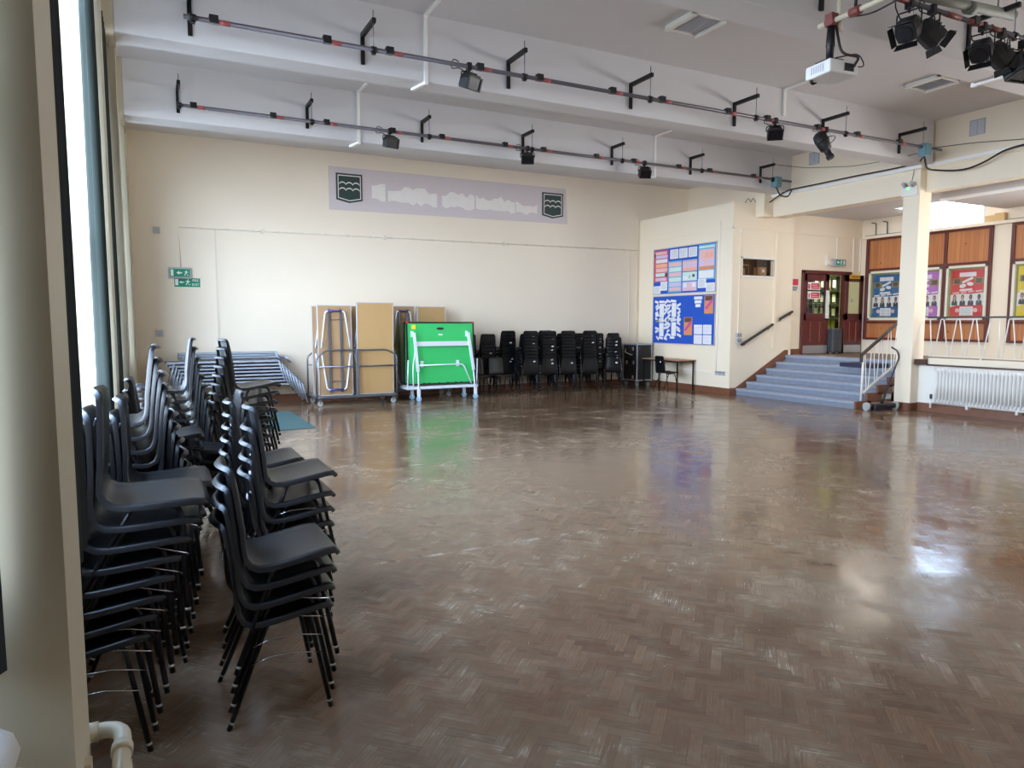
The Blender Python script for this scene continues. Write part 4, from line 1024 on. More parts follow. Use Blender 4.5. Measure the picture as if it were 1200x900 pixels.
# ------------------------------------------------------------------ noticeboards on the booth wall
NB = Pl((11.60, 14.67, 0), (0, -1, 0), (0, 0, 1), (-1, 0, 0))
def board(label, v0, v1):
    t = thing('noticeboard', label, 'noticeboard', (11.6, 13.56, v0), 'blue noticeboards on the booth wall')
    put('backing', MB().rect(NB, -.01, v0, 2.23, v1, 0, .016), 'notice_blue', t)
    f = MB()
    for a in ((-.025, v0 - .015, -.005, v1 + .015), (2.225, v0 - .015, 2.245, v1 + .015), (-.025, v0 - .02, 2.245, v0), (-.025, v1, 2.245, v1 + .02)): f.rect(NB, *a, 0, .026)
    put('frame', f, 'aluminium_frame', t); return t
def sheet(t, a0, b0, a1, b1, m, name='notice_sheet', c=.016, blocks=()):
    o = put(name, MB().rect(NB, a0, b0, a1, b1, c, c + .003), m, t)
    W, H = a1 - a0, b1 - b0; g = {}; order = []
    cnt = {}
    for q in blocks: cnt[q[4]] = cnt.get(q[4], 0) + 1
    for i, (x0, y0, x1, y1, mm) in enumerate(blocks):
        if cnt[mm] <= 3:
            if mm not in order: order.append(mm)
            d = c + .003 + .0012 * order.index(mm)
            put('print', MB().rect(NB, a0 + W * x0, b0 + H * y0, a0 + W * x1, b0 + H * y1, d - .0005, d + .0012), mm, o); continue
        if mm not in g: order.append(mm); g[mm] = MB()
        d = c + .003 + .0012 * order.index(mm)
        g[mm].rect(NB, a0 + W * x0, b0 + H * y0, a0 + W * x1, b0 + H * y1, d - .0005, d + .0012)
    for mm, mb in g.items(): put('print', mb, mm, o)
    return o
def lines(x0, x1, y0, y1, n, m='print_grey'):
    s = (y1 - y0) / n
    return [(x0, y0 + s * k + s * .3, x1 - (.12 if k % 3 == 0 else 0), y0 + s * k + s * .62, m) for k in range(n)]
t = board('upper blue noticeboard covered with colourful charts beside the booth corner', 2.34, 3.45)
sheet(t, .0, 2.64, .55, 3.43, 'paper_rose', blocks=[(.1, .86, .9, .95, 'paper_pink'), (.14, .74, .95, .84, 'paper_lilac'), (.14, .60, .95, .71, 'paper'), (.14, .45, .95, .57, 'paper_orange'), (.14, .31, .95, .43, 'paper_pink'), (.14, .17, .95, .28, 'paper_mint'), (.12, .03, .9, .13, 'paper_lilac'), (.80, .15, .96, .27, 'print_dark'), (.03, .80, .12, .9, 'print_dark')])
for k in range(3): sheet(t, .62 + k * .335, 3.18, .92 + k * .335, 3.41, 'paper', blocks=lines(.1, .9, .1, .92, 9))
sheet(t, .56, 2.36, 1.06, 3.13, 'paper_sky', blocks=[(.06, .82, .97, .95, 'paper_pink'), (.08, .66, .97, .79, 'paper_mint'), (.08, .5, .97, .63, 'paper_pink'), (.08, .34, .97, .47, 'paper_mint'), (.08, .19, .97, .31, 'paper_lilac'), (.08, .05, .97, .16, 'paper_pink')])
sheet(t, 1.09, 2.85, 1.6, 3.12, 'paper_pink', blocks=[(.0, .86, 1, 1, 'print_grey')] + [(.08 + .3 * k, .35, .3 + .3 * k, .75, 'paper_lilac') for k in range(3)] + [(.05, .06, .95, .25, 'paper_orange')])
sheet(t, 1.09, 2.62, 1.6, 2.83, 'paper_mint', blocks=[(.1, .2, .35, .5, 'paper'), (.45, .3, .55, .6, 'print_grey'), (.7, .4, .85, .7, 'print_dark')])
sheet(t, 1.09, 2.38, 1.6, 2.60, 'paper_lilac', blocks=[(.08, .4, .32, .85, 'paper'), (.4, .4, .62, .85, 'paper_pink'), (.68, .4, .92, .85, 'paper'), (.05, .06, .95, .28, 'paper_pink')])
sheet(t, 1.64, 2.62, 2.2, 3.43, 'paper_sky', blocks=[(.04, .9, .96, .96, 'paper_mint'), (.06, .38, .94, .86, 'paper_pink'), (.14, .62, .34, .76, 'paper_mint'), (.4, .62, .62, .76, 'paper_orange'), (.68, .62, .9, .76, 'paper_orange'), (.12, .42, .4, .56, 'paper_lilac'), (.6, .42, .9, .56, 'paper_lilac'), (.06, .28, .94, .37, 'photo_orange'), (.06, .04, .94, .26, 'paper')])
for a in ((.27, 2.42, .53, 2.64), (-.005, 2.345, .27, 2.54), (1.64, 2.43, 1.92, 2.64), (1.92, 2.345, 2.21, 2.54)): sheet(t, *a, 'paper', c=.02, blocks=lines(.12, .88, .12, .9, 7))
t = board('lower blue noticeboard with fans of white slips and two photos', 1.11, 2.27)
for a in ((1.88, 1.83, 2.17, 2.25), (1.18, 1.32, 1.47, 1.75)):
    o = sheet(t, *a, 'photo_orange', 'photo_print', blocks=[(.08, .72, .92, .97, 'photo_dark')])
    W, H = a[2] - a[0], a[3] - a[1]; put('print', MB().prism(NB, [(a[0] + W * .05, a[1] + H * .3), (a[0] + W * .25, a[1] + H * .22), (a[0] + W * .95, a[1] + H * .66), (a[0] + W * .8, a[1] + H * .8)], .019, .021), 'photo_magenta', o)
for a in ((1.54, 1.35, 1.82, 1.57), (1.85, 1.35, 2.13, 1.57), (1.54, 1.12, 1.82, 1.33), (1.85, 1.12, 2.13, 1.33)): sheet(t, *a, 'paper', blocks=lines(.1, .9, .12, .92, 7, 'paper_lilac'))
for k, (w, v) in enumerate(((.28, 2.2), (.23, 2.11), (.17, 2.02))): sheet(t, 1.66 - w / 2, v - .035, 1.66 + w / 2, v + .035, 'paper', 'notice_slip')
rr = random.Random(11)
def slip(u, v, w, h, rot): put('notice_slip', MB().rrect(NB, u, v, w, h, rot, .016, .019), 'paper', t)
for cu, cv in ((.33, 1.92), (.80, 1.93), (.33, 1.44), (.80, 1.46)):
    slip(cu, cv, .17, .34, rr.uniform(-.02, .02))
    for s in (-1, 1):
        for k in range(6):
            if cu > .6 and cv < 1.6 and (k > 4 or (s < 0 and k in (0, 5))): continue
            if rr.random() < .08: continue
            slip(cu + s * rr.uniform(.15, .21), cv + .22 - k * .088 + rr.uniform(-.02, .02), rr.uniform(.11, .16), rr.uniform(.05, .065), rad(rr.choice((-38, -20, 8, 18, 30, 42)) + rr.uniform(-6, 6)))
    slip(cu + rr.uniform(-.03, .03), cv + .22, .2, .06, rad(rr.uniform(-6, 8)))
    slip(cu + rr.uniform(-.05, .05), cv - .21, .17, .055, rad(rr.uniform(-10, 10)))
# booth oddments
def twin_socket(label, pl, u, v, n=2):
    t = thing('wall_socket', label, 'socket', pl.p(u, v - .05))
    for k in range(n):
        o = put('socket_plate', MB().rect(pl, u + k * .155 - .07, v - .045, u + k * .155 + .075, v + .045, 0, .03), 'socket_grey', t, bevel=.004)
        put('switch', MB().rect(pl, u + k * .155 - .045, v + .01, u + k * .155 - .02, v + .035, .03, .036).rect(pl, u + k * .155 + .03, v + .01, u + k * .155 + .055, v + .035, .03, .036), 'print_dark', o)
    return t
twin_socket('double socket low on the booth wall right of the desk', NB, 2.36, .47, 2)
c = MB().tube([(11.59, 12.9 - .4, .47), (11.59, 14.3, .52)], .008, 0, 6); t = thing('cable_conduit', 'thin conduit rising from the low double socket to the booth roof', 'conduit', (11.59, 13, .4)); put('pipe', c.tube([(11.59, 12.36, .52), (11.59, 12.33, 3.9)], .009, 0, 6), 'trunking_white', t)
t = thing('cable_conduit', 'pale conduit down the booth front to the stacked switches', 'conduit', (11.85, 11.93, 1.4)); put('pipe', MB().box(11.80, 11.835, 11.925, 11.95, 1.36, 3.70), 'gallery_cream', t); put('joint_box', MB().box(11.785, 11.85, 11.92, 11.95, 3.62, 3.70), 'white_gloss', t)
for nm, z in (('upper grey switch box at the foot of the booth conduit', 1.34), ('lower grey switch box at the foot of the booth conduit', 1.22)):
    t = thing('switch_box', nm, 'switch', (11.83, 11.93, z - .05)); put('box_body', MB().box(11.76, 11.90, 11.905, 11.95, z - .045, z + .05), 'socket_grey', t, bevel=.005)
    put('switch', MB().box(11.79, 11.81, 11.898, 11.905, z - .015, z + .015).box(11.85, 11.87, 11.898, 11.905, z - .015, z + .015), 'print_dark', t)
def handrail(label, pts):
    t = thing('handrail', label, 'handrail', pts[0], 'dark handrails on the booth wall')
    a, b = [Vector(p) for p in pts]; put('rail', MB().sqtube(a, b, .045, .055), 'handrail_dark', t, bevel=.008)
    d = (b - a).normalized(); br = MB()
    for q in (.12, .88): p = a + (b - a) * q; br.tube(fillet([p + Vector((0, 0, -.02)), p + Vector((0, .02, -.06)), Vector((p.x, 11.95, p.z - .06))], .02, 3), .009, 0, 8)
    put('bracket', br, 'black_metal', t)
handrail('long dark handrail climbing the booth wall beside the stairs', [(11.85, 11.87, 1.12), (12.82, 11.87, 1.585)])
handrail('short dark handrail at the top of the stairs', [(13.02, 11.87, 1.70), (13.44, 11.87, 1.88)])
# things behind the booth window
for nm, a in (('brown cardboard box behind the left of the booth window', (11.95, 12.18, 12.15, 12.4, 2.6, 2.86)), ('tilted cardboard box behind the right of the booth window', (12.66, 12.86, 12.15, 12.35, 2.6, 2.90))):
    t = thing('cardboard_box', nm, 'box', ((a[0] + a[1]) / 2, (a[2] + a[3]) / 2, a[4]))
    put('box_body', MB().box(*a), 'cardboard', t); put('paper_label', MB().box(a[0] + .06, a[0] + .13, a[2] - .003, a[2], a[5] - .12, a[5] - .05), 'paper', t)
t = thing('sound_desk', 'dark equipment cabinet behind the booth window', 'equipment', (12.42, 12.6, 2.6))
put('cabinet', MB().box(12.22, 12.62, 12.45, 12.85, 2.6, 2.98), 'duct_grey', t, bevel=.01); put('front_panel', MB().box(12.26, 12.58, 12.44, 12.45, 2.66, 2.94), 'black_plastic', t)
t = thing('fire_notice', 'small red and white fire notice left of the doors', 'sign', (13.67, DY - .01, 2.43))
PD = Pl((0, DY, 0), (1, 0, 0), (0, 0, 1), (0, -1, 0))
put('sign_plate', MB().rect(PD, 13.57, 2.36, 13.80, 2.66, 0, .008), 'paper', t); put('red_header', MB().rect(PD, 13.58, 2.50, 13.79, 2.65, .008, .010), 'sign_red', t)
m = MB()
for k in range(3): m.rect(PD, 13.60, 2.38 + k * .035, 13.77 - .03 * (k == 0), 2.40 + k * .035, .008, .010)
put('print', m, 'print_dark', t)

# ------------------------------------------------------------------ doors
fr = MB(); fr.box(13.90, 13.97, DY - .05, DY + .1, PZ, 2.86); fr.box(15.40, 15.47, DY - .05, DY + .1, PZ, 2.86); fr.box(13.90, 15.62, DY - .05, DY + .1, 2.79, 2.87)
df = struct('door_frame', fr, 'maroon_wood', bevel=.006)
def door_leaf(name, x0, x1, y, pane):
    r = MB(); z0, z1 = PZ + .012, 2.785; th = .045
    def B(a0, a1, b0, b1, d=0.0): r.box(a0, a1, y + d, y + th - d, b0, b1)
    B(x0, x0 + .13, z0, z1); B(x1 - .13, x1, z0, z1); B(x0, x1, z0, z0 + .22); B(x0, x1, z1 - .16, z1); B(x0, x1, 1.68, 1.84)
    B(x0 + .1, x1 - .1, z0 + .2, 1.70, .012); xm = (x0 + x1) / 2
    d = struct(name, r, 'maroon_wood', bevel=.003)
    bd = MB()
    for q in (.32, .68): xx = x0 + (x1 - x0) * q; bd.box(xx - .012, xx + .012, y - .004, y + .012, z0 + .28, 1.64)
    put('panel_bead', bd, 'maroon_light', d)
    put('kick_plate', MB().box(x0 + .02, x1 - .02, y - .005, y, z0 + .01, z0 + .20), 'kick_plate', d)
    put('pane', MB().box(x0 + .12, x1 - .12, y + .018, y + .026, 1.83, z1 - .15), pane, d)
    return d
d1 = door_leaf('door_1', 13.975, 14.88, DY + .0, 'door_glass')
put('push_plate', MB().box(14.765, 14.875, DY - .012, DY, 1.72, 2.40), 'sign_white', d1)
d2 = door_leaf('door_2', 15.30, 15.965, DY - .12, 'painted_pane')
for z, nm in ((2.50, 'upper red and white notice on the left door glass'), (2.28, 'lower red and white notice on the left door glass')):
    t = thing('door_notice', nm, 'sign', (14.36, DY, z - .08), 'red notices on the left door')
    pl = Pl((14.15, DY + .017, z - .09), (1, 0, 0), (0, 0, 1), (0, -1, 0))
    put('notice_plate', MB().rect(pl, 0, 0, .42, .18, -.0, .003), 'sign_white', t); m = MB()
    m.rect(pl, .01 if z > 2.4 else .03, .02, .07, .13, .003, .005); m.rect(pl, .11, .02, .40, .155, .003, .005); put('red_field', m, 'sign_red', t)
    for k in range(2): put('print', MB().rect(pl, .14, .05 + .05 * k, .37 - .05 * k, .07 + .05 * k, .005, .006), 'paper_pink', t)
t = thing('door_sign', 'yellow sign plate along the top of the open right door', 'sign', (15.68, DY - .14, 2.7)); PY = Pl((0, DY - .12, 0), (1, 0, 0), (0, 0, 1), (0, -1, 0))
put('sign_plate', MB().rect(PY, 15.44, 2.70, 15.82, 2.79, .002, .008), 'sign_yellow', t); put('print', MB().rect(PY, 15.50, 2.735, 15.76, 2.755, .008, .009), 'print_dark', t)
t = thing('door_sticker', 'small grey sticker on the glass of the open right door', 'sticker', (15.6, DY - .11, 2.1)); put('sticker', MB().ell(Pl((0, DY - .103, 0), (1, 0, 0), (0, 0, 1), (0, -1, 0)), 15.58, 2.16, .05, .05, 0, .002, 0, 16), 'socket_grey', t)
t = thing('exit_sign', 'white exit sign box with green figure above the doors', 'sign', (15.12, DY - .1, 3.0))
put('sign_box', MB().box(14.86, 15.32, DY - .10, DY - .04, 2.99, 3.16), 'socket_grey', t, bevel=.006); put('arm', MB().box(14.75, 14.9, DY - .05, DY, 3.02, 3.10).box(14.70, 14.76, DY - .03, DY, 3.0, 3.26), 'white_gloss', t, bevel=.004)
pl = Pl((14.96, DY - .10, 3.0), (1, 0, 0), (0, 0, 1), (0, -1, 0))
put('sign_face', MB().rect(pl, 0, .015, .34, .145, .0, .003), 'sign_green', t); m = MB(); arrow(m, pl, .07, .08, .09, .08, 1, .003, .005); running_man(m, pl, .18, .03, .105, -1, .003, .005); m.rect(pl, .26, .03, .31, .13, .003, .005); put('pictogram', m, 'sign_white', t)
put('conduit', MB().tube([(15.08, DY - .01, 3.16), (15.08, DY - .01, 3.70)], .009, 0, 6), 'trunking_white', t)
t = thing('cable_conduit', 'two white conduits down the corner right of the exit sign', 'conduit', (15.7, DY, 2.9)); put('pipe', MB().box(15.68, 15.71, DY - .015, DY, 2.88, 3.7).box(15.93, 15.96, DY - .015, DY, 2.9, 3.7), 'trunking_white', t)
# suitcase in the doorway
t = thing('suitcase', 'dark grey upright suitcase with raised handle in the doorway', 'suitcase', (15.06, 12.02, PZ))
put('case_body', MB().box(14.89, 15.23, 11.90, 12.12, PZ + .04, PZ + .62), 'suitcase_grey', t, bevel=.03)
m = MB()
for k in range(5): m.box(14.925 + k * .062, 14.95 + k * .062, 11.893, 11.90, PZ + .09, PZ + .57)
put('ridge', m, 'suitcase_grey', t, bevel=.003)
put('pull_handle', MB().tube(fillet([(14.98, 12.06, PZ + .6), (14.98, 12.06, PZ + 1.12), (15.15, 12.06, PZ + 1.12), (15.15, 12.06, PZ + .6)], .03, 3), .010, 0, 8), 'black_metal', t)
for x in (14.94, 15.18):
    for y in (11.94, 12.08): put('wheel', MB().tube([(x - .015, y, PZ + .025), (x + .015, y, PZ + .025)], .024, 0, 10).box(x - .02, x + .02, y - .02, y + .02, PZ + .035, PZ + .05), 'black_plastic', t)
# display rack in the corridor
t = thing('display_rack', 'dark shelf rack of framed white sheets in the green corridor', 'rack', (17.1, 13.8, PZ))
m = MB()
for x in (15.7, 16.28, 16.86, 17.44, 18.02, 18.6): m.box(x - .025, x + .025, 13.72, 13.86, PZ + .004, 2.95)
for z in (1.72, 2.1, 2.5, 2.93): m.box(15.68, 18.62, 13.70, 13.88, z - .035, z + .035)
put('frame', m, 'rack_dark', t)
for z in (1.78, 2.16, 2.56):
    for i in range(12):
        x = 15.74 + i * .24; put('framed_sheet', MB().box(x, x + .18, 13.83, 13.845, z, z + .28), 'rack_dark', t); put('sheet', MB().box(x + .025, x + .155, 13.825, 13.83, z + .03, z + .25), 'paper', t)
t = thing('ceiling_light', 'round lamp added to light the corridor beyond the doors', 'light fixture', (16.2, 13.0, 3.3)); put('diffuser', MB().tube([(16.2, 13.0, 3.35), (16.2, 13.0, 3.4)], .18, 0, 20), 'fill_glow', t); put('rim', MB().tube([(16.2, 13.0, 3.37), (16.2, 13.0, 3.4)], .2, 0, 20), 'white_gloss', t)  # no lamp in view here; fitting added to light the corridor

# ------------------------------------------------------------------ panelled right wall with display cases
PR = Pl((XR, 11.90, 0), (0, -1, 0), (0, 0, 1), (-1, 0, 0))    # u grows towards the camera
def panel_bay(n, ua, ub, nc, label):
    w = (ub - ua) / nc
    fr = MB()
    for k in range(nc + 1):
        u = ua + w * k; a, b = max(ua, u - .035), min(ub, u + .035)
        if k in (0, nc): a, b = (ua, ua + .07) if k == 0 else (ub - .07, ub)
        fr.rect(PR, a, 1.20, b, 3.67, 0, .06)
    for v in (1.20, 1.60, 2.88, 3.62): fr.rect(PR, ua, v, ub, v + .055, 0, .055)
    o = struct('trim_%d' % (30 + n), fr, 'maroon_wood', bevel=.004)
    struct('panelling', MB().rect(PR, ua + .02, 1.22, ub - .02, 3.65, .0, .02), 'pine', parent=o)
panel_bay(0, .02, 2.99, 3, ''); panel_bay(1, 3.36, 5.36, 2, ''); 
def person_photo(t, a0, b0, a1, b1, c, skin, hair, long):
    W, H = a1 - a0, b1 - b0; x = (a0 + a1) / 2
    o = put('portrait', MB().prism(PR, [(a0 + W * .10, b0), (a1 - W * .10, b0), (a1 - W * .13, b0 + H * .34), (x + W * .16, b0 + H * .47), (x - W * .16, b0 + H * .47), (a0 + W * .13, b0 + H * .34)], c, c + .003), 'blazer', t)
    h = MB().ell(PR, x, b0 + H * .74, W * .22, H * .25, c + .001, c + .003, 0, 14)
    if long: h.prism(PR, [(x - W * .24, b0 + H * .34), (x + W * .24, b0 + H * .34), (x + W * .21, b0 + H * .8), (x - W * .21, b0 + H * .8)], c + .0005, c + .0028)
    put('hair', h, hair, o)
    put('face', MB().ell(PR, x, b0 + H * .68, W * .155, H * .19, c + .003, c + .005, 0, 14).rect(PR, x - W * .07, b0 + H * .44, x + W * .07, b0 + H * .56, c + .003, c + .0045), skin, o)
    put('shirt', MB().prism(PR, [(x - W * .07, b0 + H * .47), (x, b0 + H * .28), (x + W * .07, b0 + H * .47)], c + .003, c + .005), 'paper', o)
def poster(label, ua, col, people, seed):
    ub = ua + .88; v0, v1 = 1.68, 2.87; rr = random.Random(seed)
    t = thing('display_case', label, 'display board', (XR - .05, 11.9 - (ua + ub) / 2, v0), 'pupil display boards on the panelled wall')
    f = MB()
    for a in ((ua, v0, ua + .055, v1), (ub - .055, v0, ub, v1), (ua, v0, ub, v0 + .055), (ua, v1 - .055, ub, v1)): f.rect(PR, *a, .02, .085)
    put('frame', f, 'case_frame', t, bevel=.004)
    put('border', MB().rect(PR, ua + .05, v0 + .05, ub - .05, v1 - .05, .02, .026), 'olive_border', t)
    a, b = ua + .095, ub - .075; W = b - a
    bk = put('backing_paper', MB().rect(PR, a, v0 + .08, b, v1 - .09, .026, .029), col, t)
    H = v1 - v0 - .17; z = v0 + .08
    def X(q): return a + W * q
    def Z(q): return z + H * q
    c = .030
    put('title_strip', MB().rrect(PR, X(.5), Z(.89), W * .5, H * .09, 0, c, c + .003), 'paper', t)
    put('photo', MB().rect(PR, X(.05), Z(.69), X(.32), Z(.82), c, c + .003).rect(PR, X(.70), Z(.69), X(.97), Z(.82), c, c + .003), 'olive_border', t)
    put('photo', MB().rect(PR, X(.10), Z(.705), X(.27), Z(.80), c + .003, c + .005).rect(PR, X(.75), Z(.705), X(.92), Z(.80), c + .003, c + .005), 'photo_dark', t)
    put('caption_strip', MB().rrect(PR, X(.5), Z(.77), W * .34, H * .05, rad(24), c, c + .003).rrect(PR, X(.46), Z(.565), W * .38, H * .045, rad(3), c, c + .003), 'paper', t)
    put('speech_bubble', MB().ell(PR, X(.36), Z(.65), W * .10, H * .042, c, c + .003, 0, 18, rad(12)).ell(PR, X(.58), Z(.69), W * .10, H * .04, c, c + .003, 0, 18, rad(-8)), 'paper', t)
    put('portrait_sheet', MB().prism(PR, [(X(.0), Z(.20)), (X(.20), Z(.235)), (X(1.0), Z(.235)), (X(1.0), Z(.50)), (X(.6), Z(.475)), (X(.25), Z(.485)), (X(.0), Z(.465))], c, c + .003), 'paper', t)
    put('name_strip', MB().rrect(PR, X(.16), Z(.505), W * .2, H * .03, rad(5), c + .003, c + .005).rrect(PR, X(.40), Z(.515), W * .17, H * .03, rad(3), c + .003, c + .005).rrect(PR, X(.62), Z(.525), W * .17, H * .03, rad(6), c + .003, c + .005).rrect(PR, X(.86), Z(.535), W * .2, H * .03, rad(6), c + .003, c + .005), 'paper_pink' if 'red' in col else 'paper', t)
    for k, (sk, ha, lg) in enumerate(people): person_photo(t, X(.02 + .245 * k), Z(.235), X(.245 + .245 * k), Z(.47), c + .003, sk, ha, lg)
    put('text_sheet', MB().rect(PR, X(.30), Z(.02), X(.70), Z(.205), c + .003, c + .006), 'paper', t)
    m = MB()
    for k in range(5): m.rect(PR, X(.34), Z(.04 + .03 * k), X(.66), Z(.05 + .03 * k), c + .006, c + .007)
    put('print', m, 'print_grey', t)
    put('paper_hand', MB().ell(PR, X(.23), Z(.13), W * .07, H * .045, c, c + .003, 0, 12).ell(PR, X(.77), Z(.13), W * .07, H * .045, c, c + .003, 0, 12), 'paper_pink' if col != 'poster_yellow' else 'paper_orange', t)
    put('pane', MB().rect(PR, ua + .05, v0 + .05, ub - .05, v1 - .05, .070, .073), 'case_glass', t)
P4 = [('skin', 'hair_brown', True), ('skin', 'hair_brown', False), ('skin_dark', 'hair_black', False), ('skin_dark', 'hair_black', False)]
poster('blue display board of four pupil portraits beside the doors', .14, 'poster_blue', [P4[1], ('skin', 'hair_black', True), P4[1], P4[3]], 1)
poster('purple display board half hidden by the gallery column', 1.08, 'poster_purple', [P4[0], P4[2], P4[1], P4[1]], 2)
poster('red display board of four pupil portraits right of the column', 2.06, 'poster_red', P4, 3)
poster('yellow display board cut off by the right image edge', 3.43, 'poster_yellow', [P4[1], P4[0], P4[2], P4[0]], 4)
# wall pipes, ledge box
t = thing('wall_pipes', 'pair of pipe stubs on the gallery wall above the blue board', 'pipe', (15.95, 11.5, 3.73))
for y in (11.66, 11.36): put('pipe', MB().tube(fillet([(15.98, y, 3.735), (15.97, y, 4.04), (15.97, y + .12, 4.06)], .03, 3), .011, 0, 8), 'wire_brown', t)
t = thing('wire_run', 'dark cable lying along the ledge above the panelling', 'cable', (15.9, 11, 3.735)); put('cable', MB().tube([(15.92, 11.9, 3.745), (15.92, 11.3, 3.747), (15.93, 10.95, 3.745)], .009, 0, 6).tube([(15.92, 8.75, 3.745), (15.92, 7.0, 3.745)], .009, 0, 6), 'cable_black', t)
t = thing('storage_box', 'tan box lying on the ledge right of the bright window', 'box', (15.93, 8.9, 3.735)); put('box_body', MB().box(15.88, 15.99, 8.66, 9.06, 3.737, 3.87), 'box_beige', t, bevel=.006); put('lid', MB().box(15.875, 15.99, 8.66, 8.86, 3.87, 3.90), 'box_beige', t, bevel=.004)

# ------------------------------------------------------------------ railings, radiators
t = thing('gallery_railing', 'white zigzag railing with dark top rail above the radiator', 'railing', (12.76, 5.5, PZ + .1))
put('handrail', MB().box(12.73, 12.78, -2.5, 8.17, 1.705, 1.735), 'handrail_dark', t, bevel=.004)
put('bottom_rail', MB().box(12.745, 12.765, -2.5, 8.12, 1.01, 1.025), 'white_gloss', t)
for y in (7.21, 5.2, 3.2, 1.2): put('post', MB().sqtube((12.755, y, .98), (12.755, y, 1.02), .02), 'white_gloss', t)
y = 8.13
put('rod', MB().tube([(12.755, y, 1.70), (12.755, y - .05, 1.02)], .0095, 0, 8), 'white_gloss', t)
for k in range(14):
    yy = 8.03 - k * .283
    if k == 3: put('rod', MB().tube(fillet([(12.755, yy, 1.02), (12.755, yy - .10, 1.70)], .03, 4), .0095, 0, 8), 'white_gloss', t); put('rod', MB().tube([(12.755, yy - .26, 1.02), (12.755, yy - .24, 1.70)], .0095, 0, 8), 'white_gloss', t)
    elif k > 3: put('hairpin_rod', MB().tube(fillet([(12.755, yy - .03, 1.02), (12.755, yy - .11, 1.69), (12.755, yy - .17, 1.69), (12.755, yy - .25, 1.02)], .035, 4), .0095, 0, 8), 'white_gloss', t)
    else: put('hairpin_rod', MB().tube(fillet([(12.755, yy, 1.02), (12.755, yy - .10, 1.69), (12.755, yy - .15, 1.69), (12.755, yy - .25, 1.02)], .035, 4), .0095, 0, 8), 'white_gloss', t)
t = thing('stair_railing', 'white stair railing with dark sloping handrail beside the column', 'railing', (12.5, 8.95, 0))
yr = 8.94
put('handrail', MB().sqtube((11.98, yr, 1.005), (13.02, yr, 1.63), .045, .05).box(11.965, 12.02, yr - .022, yr + .022, .88, 1.0), 'handrail_dark', t, bevel=.006)
put('post', MB().tube([(12.03, yr, RH), (12.05, yr, 1.03)], .02, 0, 10), 'white_gloss', t)
put('bottom_rail', MB().sqtube((12.04, yr, .28), (12.98, yr, .80), .03, .03), 'white_gloss', t)
def zb(x): return .28 + (x - 12.04) * .553
def zt_(x): return .99 + (x - 12.0) * .60
for x in (12.08, 12.32, 12.56, 12.80):
    put('hairpin_rod', MB().tube(fillet([(x + .02, yr, zt_(x + .02)), (x + .10 - .02, yr, zb(x + .1)), (x + .14, yr, zb(x + .14)), (x + .20, yr, zt_(x + .2))], .03, 4), .009, 0, 8), 'white_gloss', t)
tag(put('storage_crate', MB().box(12.8, 13.3, 9.3, 10.05, .715, .80), 'brush_navy', bevel=.01), 'low dark blue box lying on the upper stairs behind the railing', 'box')
def radiator(label, x0, x1, y0, y1, z0, z1, pitch):
    t = thing('radiator', label, 'radiator', ((x0 + x1) / 2, (y0 + y1) / 2, z0)); n = int((y1 - y0) / pitch)
    for k in range(n):
        y = y0 + pitch * (k + .5); b = MB()
        b.loft([[Vector((x0 + (x1 - x0) * (.5 + .5 * math.cos(a)), y + pitch * .36 * math.sin(a) * (1.0), z)) for a in [2 * PI * i / 12 for i in range(12)]] for z in (z0 + .03, z1 - .03)])
        put('column', b, 'radiator_white', t)
    r = MB()
    for z in (z0 + .04, z1 - .04): r.tube([((x0 + x1) / 2, y0, z), ((x0 + x1) / 2, y1, z)], (x1 - x0) * .36, 0, 10)
    put('header', r, 'radiator_white', t); return t
t = radiator('white column radiator on the low wall under the gallery railing', 12.56, 12.70, -.6, 7.90, .17, .835, .061)
put('valve', MB().tube([(12.62, 7.90, .2), (12.62, 7.97, .2)], .025, 0, 10).tube([(12.62, 7.96, .08), (12.62, 7.96, .25)], .02, 0, 10), 'white_gloss', t); put('valve_cap', MB().tube([(12.62, 7.96, .25), (12.62, 7.96, .33)], .022, 0, 10), 'print_dark', t)
for y in (7.3, 6.5, 5.6): put('foot_bracket', MB().box(12.58, 12.74, y - .02, y + .02, .12, .2), 'white_gloss', t)
t = radiator('cream radiator under the near window at lower left image corner', -.40, -.235, -.6, 1.64, .12, .845, .07)
t = thing('heating_pipes', 'cream heating pipes bending round the near pier at lower left', 'pipe', (-.15, 2.0, .3))
for z, dx, yb in ((.53, 0, 2.17), (.40, .012, 2.15)):
    p = [(-.38, yb, z), (-.105 + dx, yb, z), (-.105 + dx, 1.9, z - .015), (-.105 + dx, 1.5, z - .03)]
    put('pipe', MB().tube(fillet(p, .06, 6), .0215, 0, 12), 'pipe_cream', t)
    for a_, b_ in (((-.205, yb, z), (-.165, yb, z)), ((-.105 + dx, yb - .10, z - .004), (-.105 + dx, yb - .135, z - .006))): put('pipe_collar', MB().tube([a_, b_], .0265, 0, 12), 'pipe_cream', t)
put('tee_joint', MB().tube([(-.10, 2.0, .39), (-.10, 2.0, .52)], .02, 0, 10), 'pipe_cream', t)
put('wall_bracket', MB().box(-.18, -.10, 1.93, 1.95, .42, .44).box(-.18, -.165, 1.92, 1.96, .34, .58), 'pipe_cream', t)

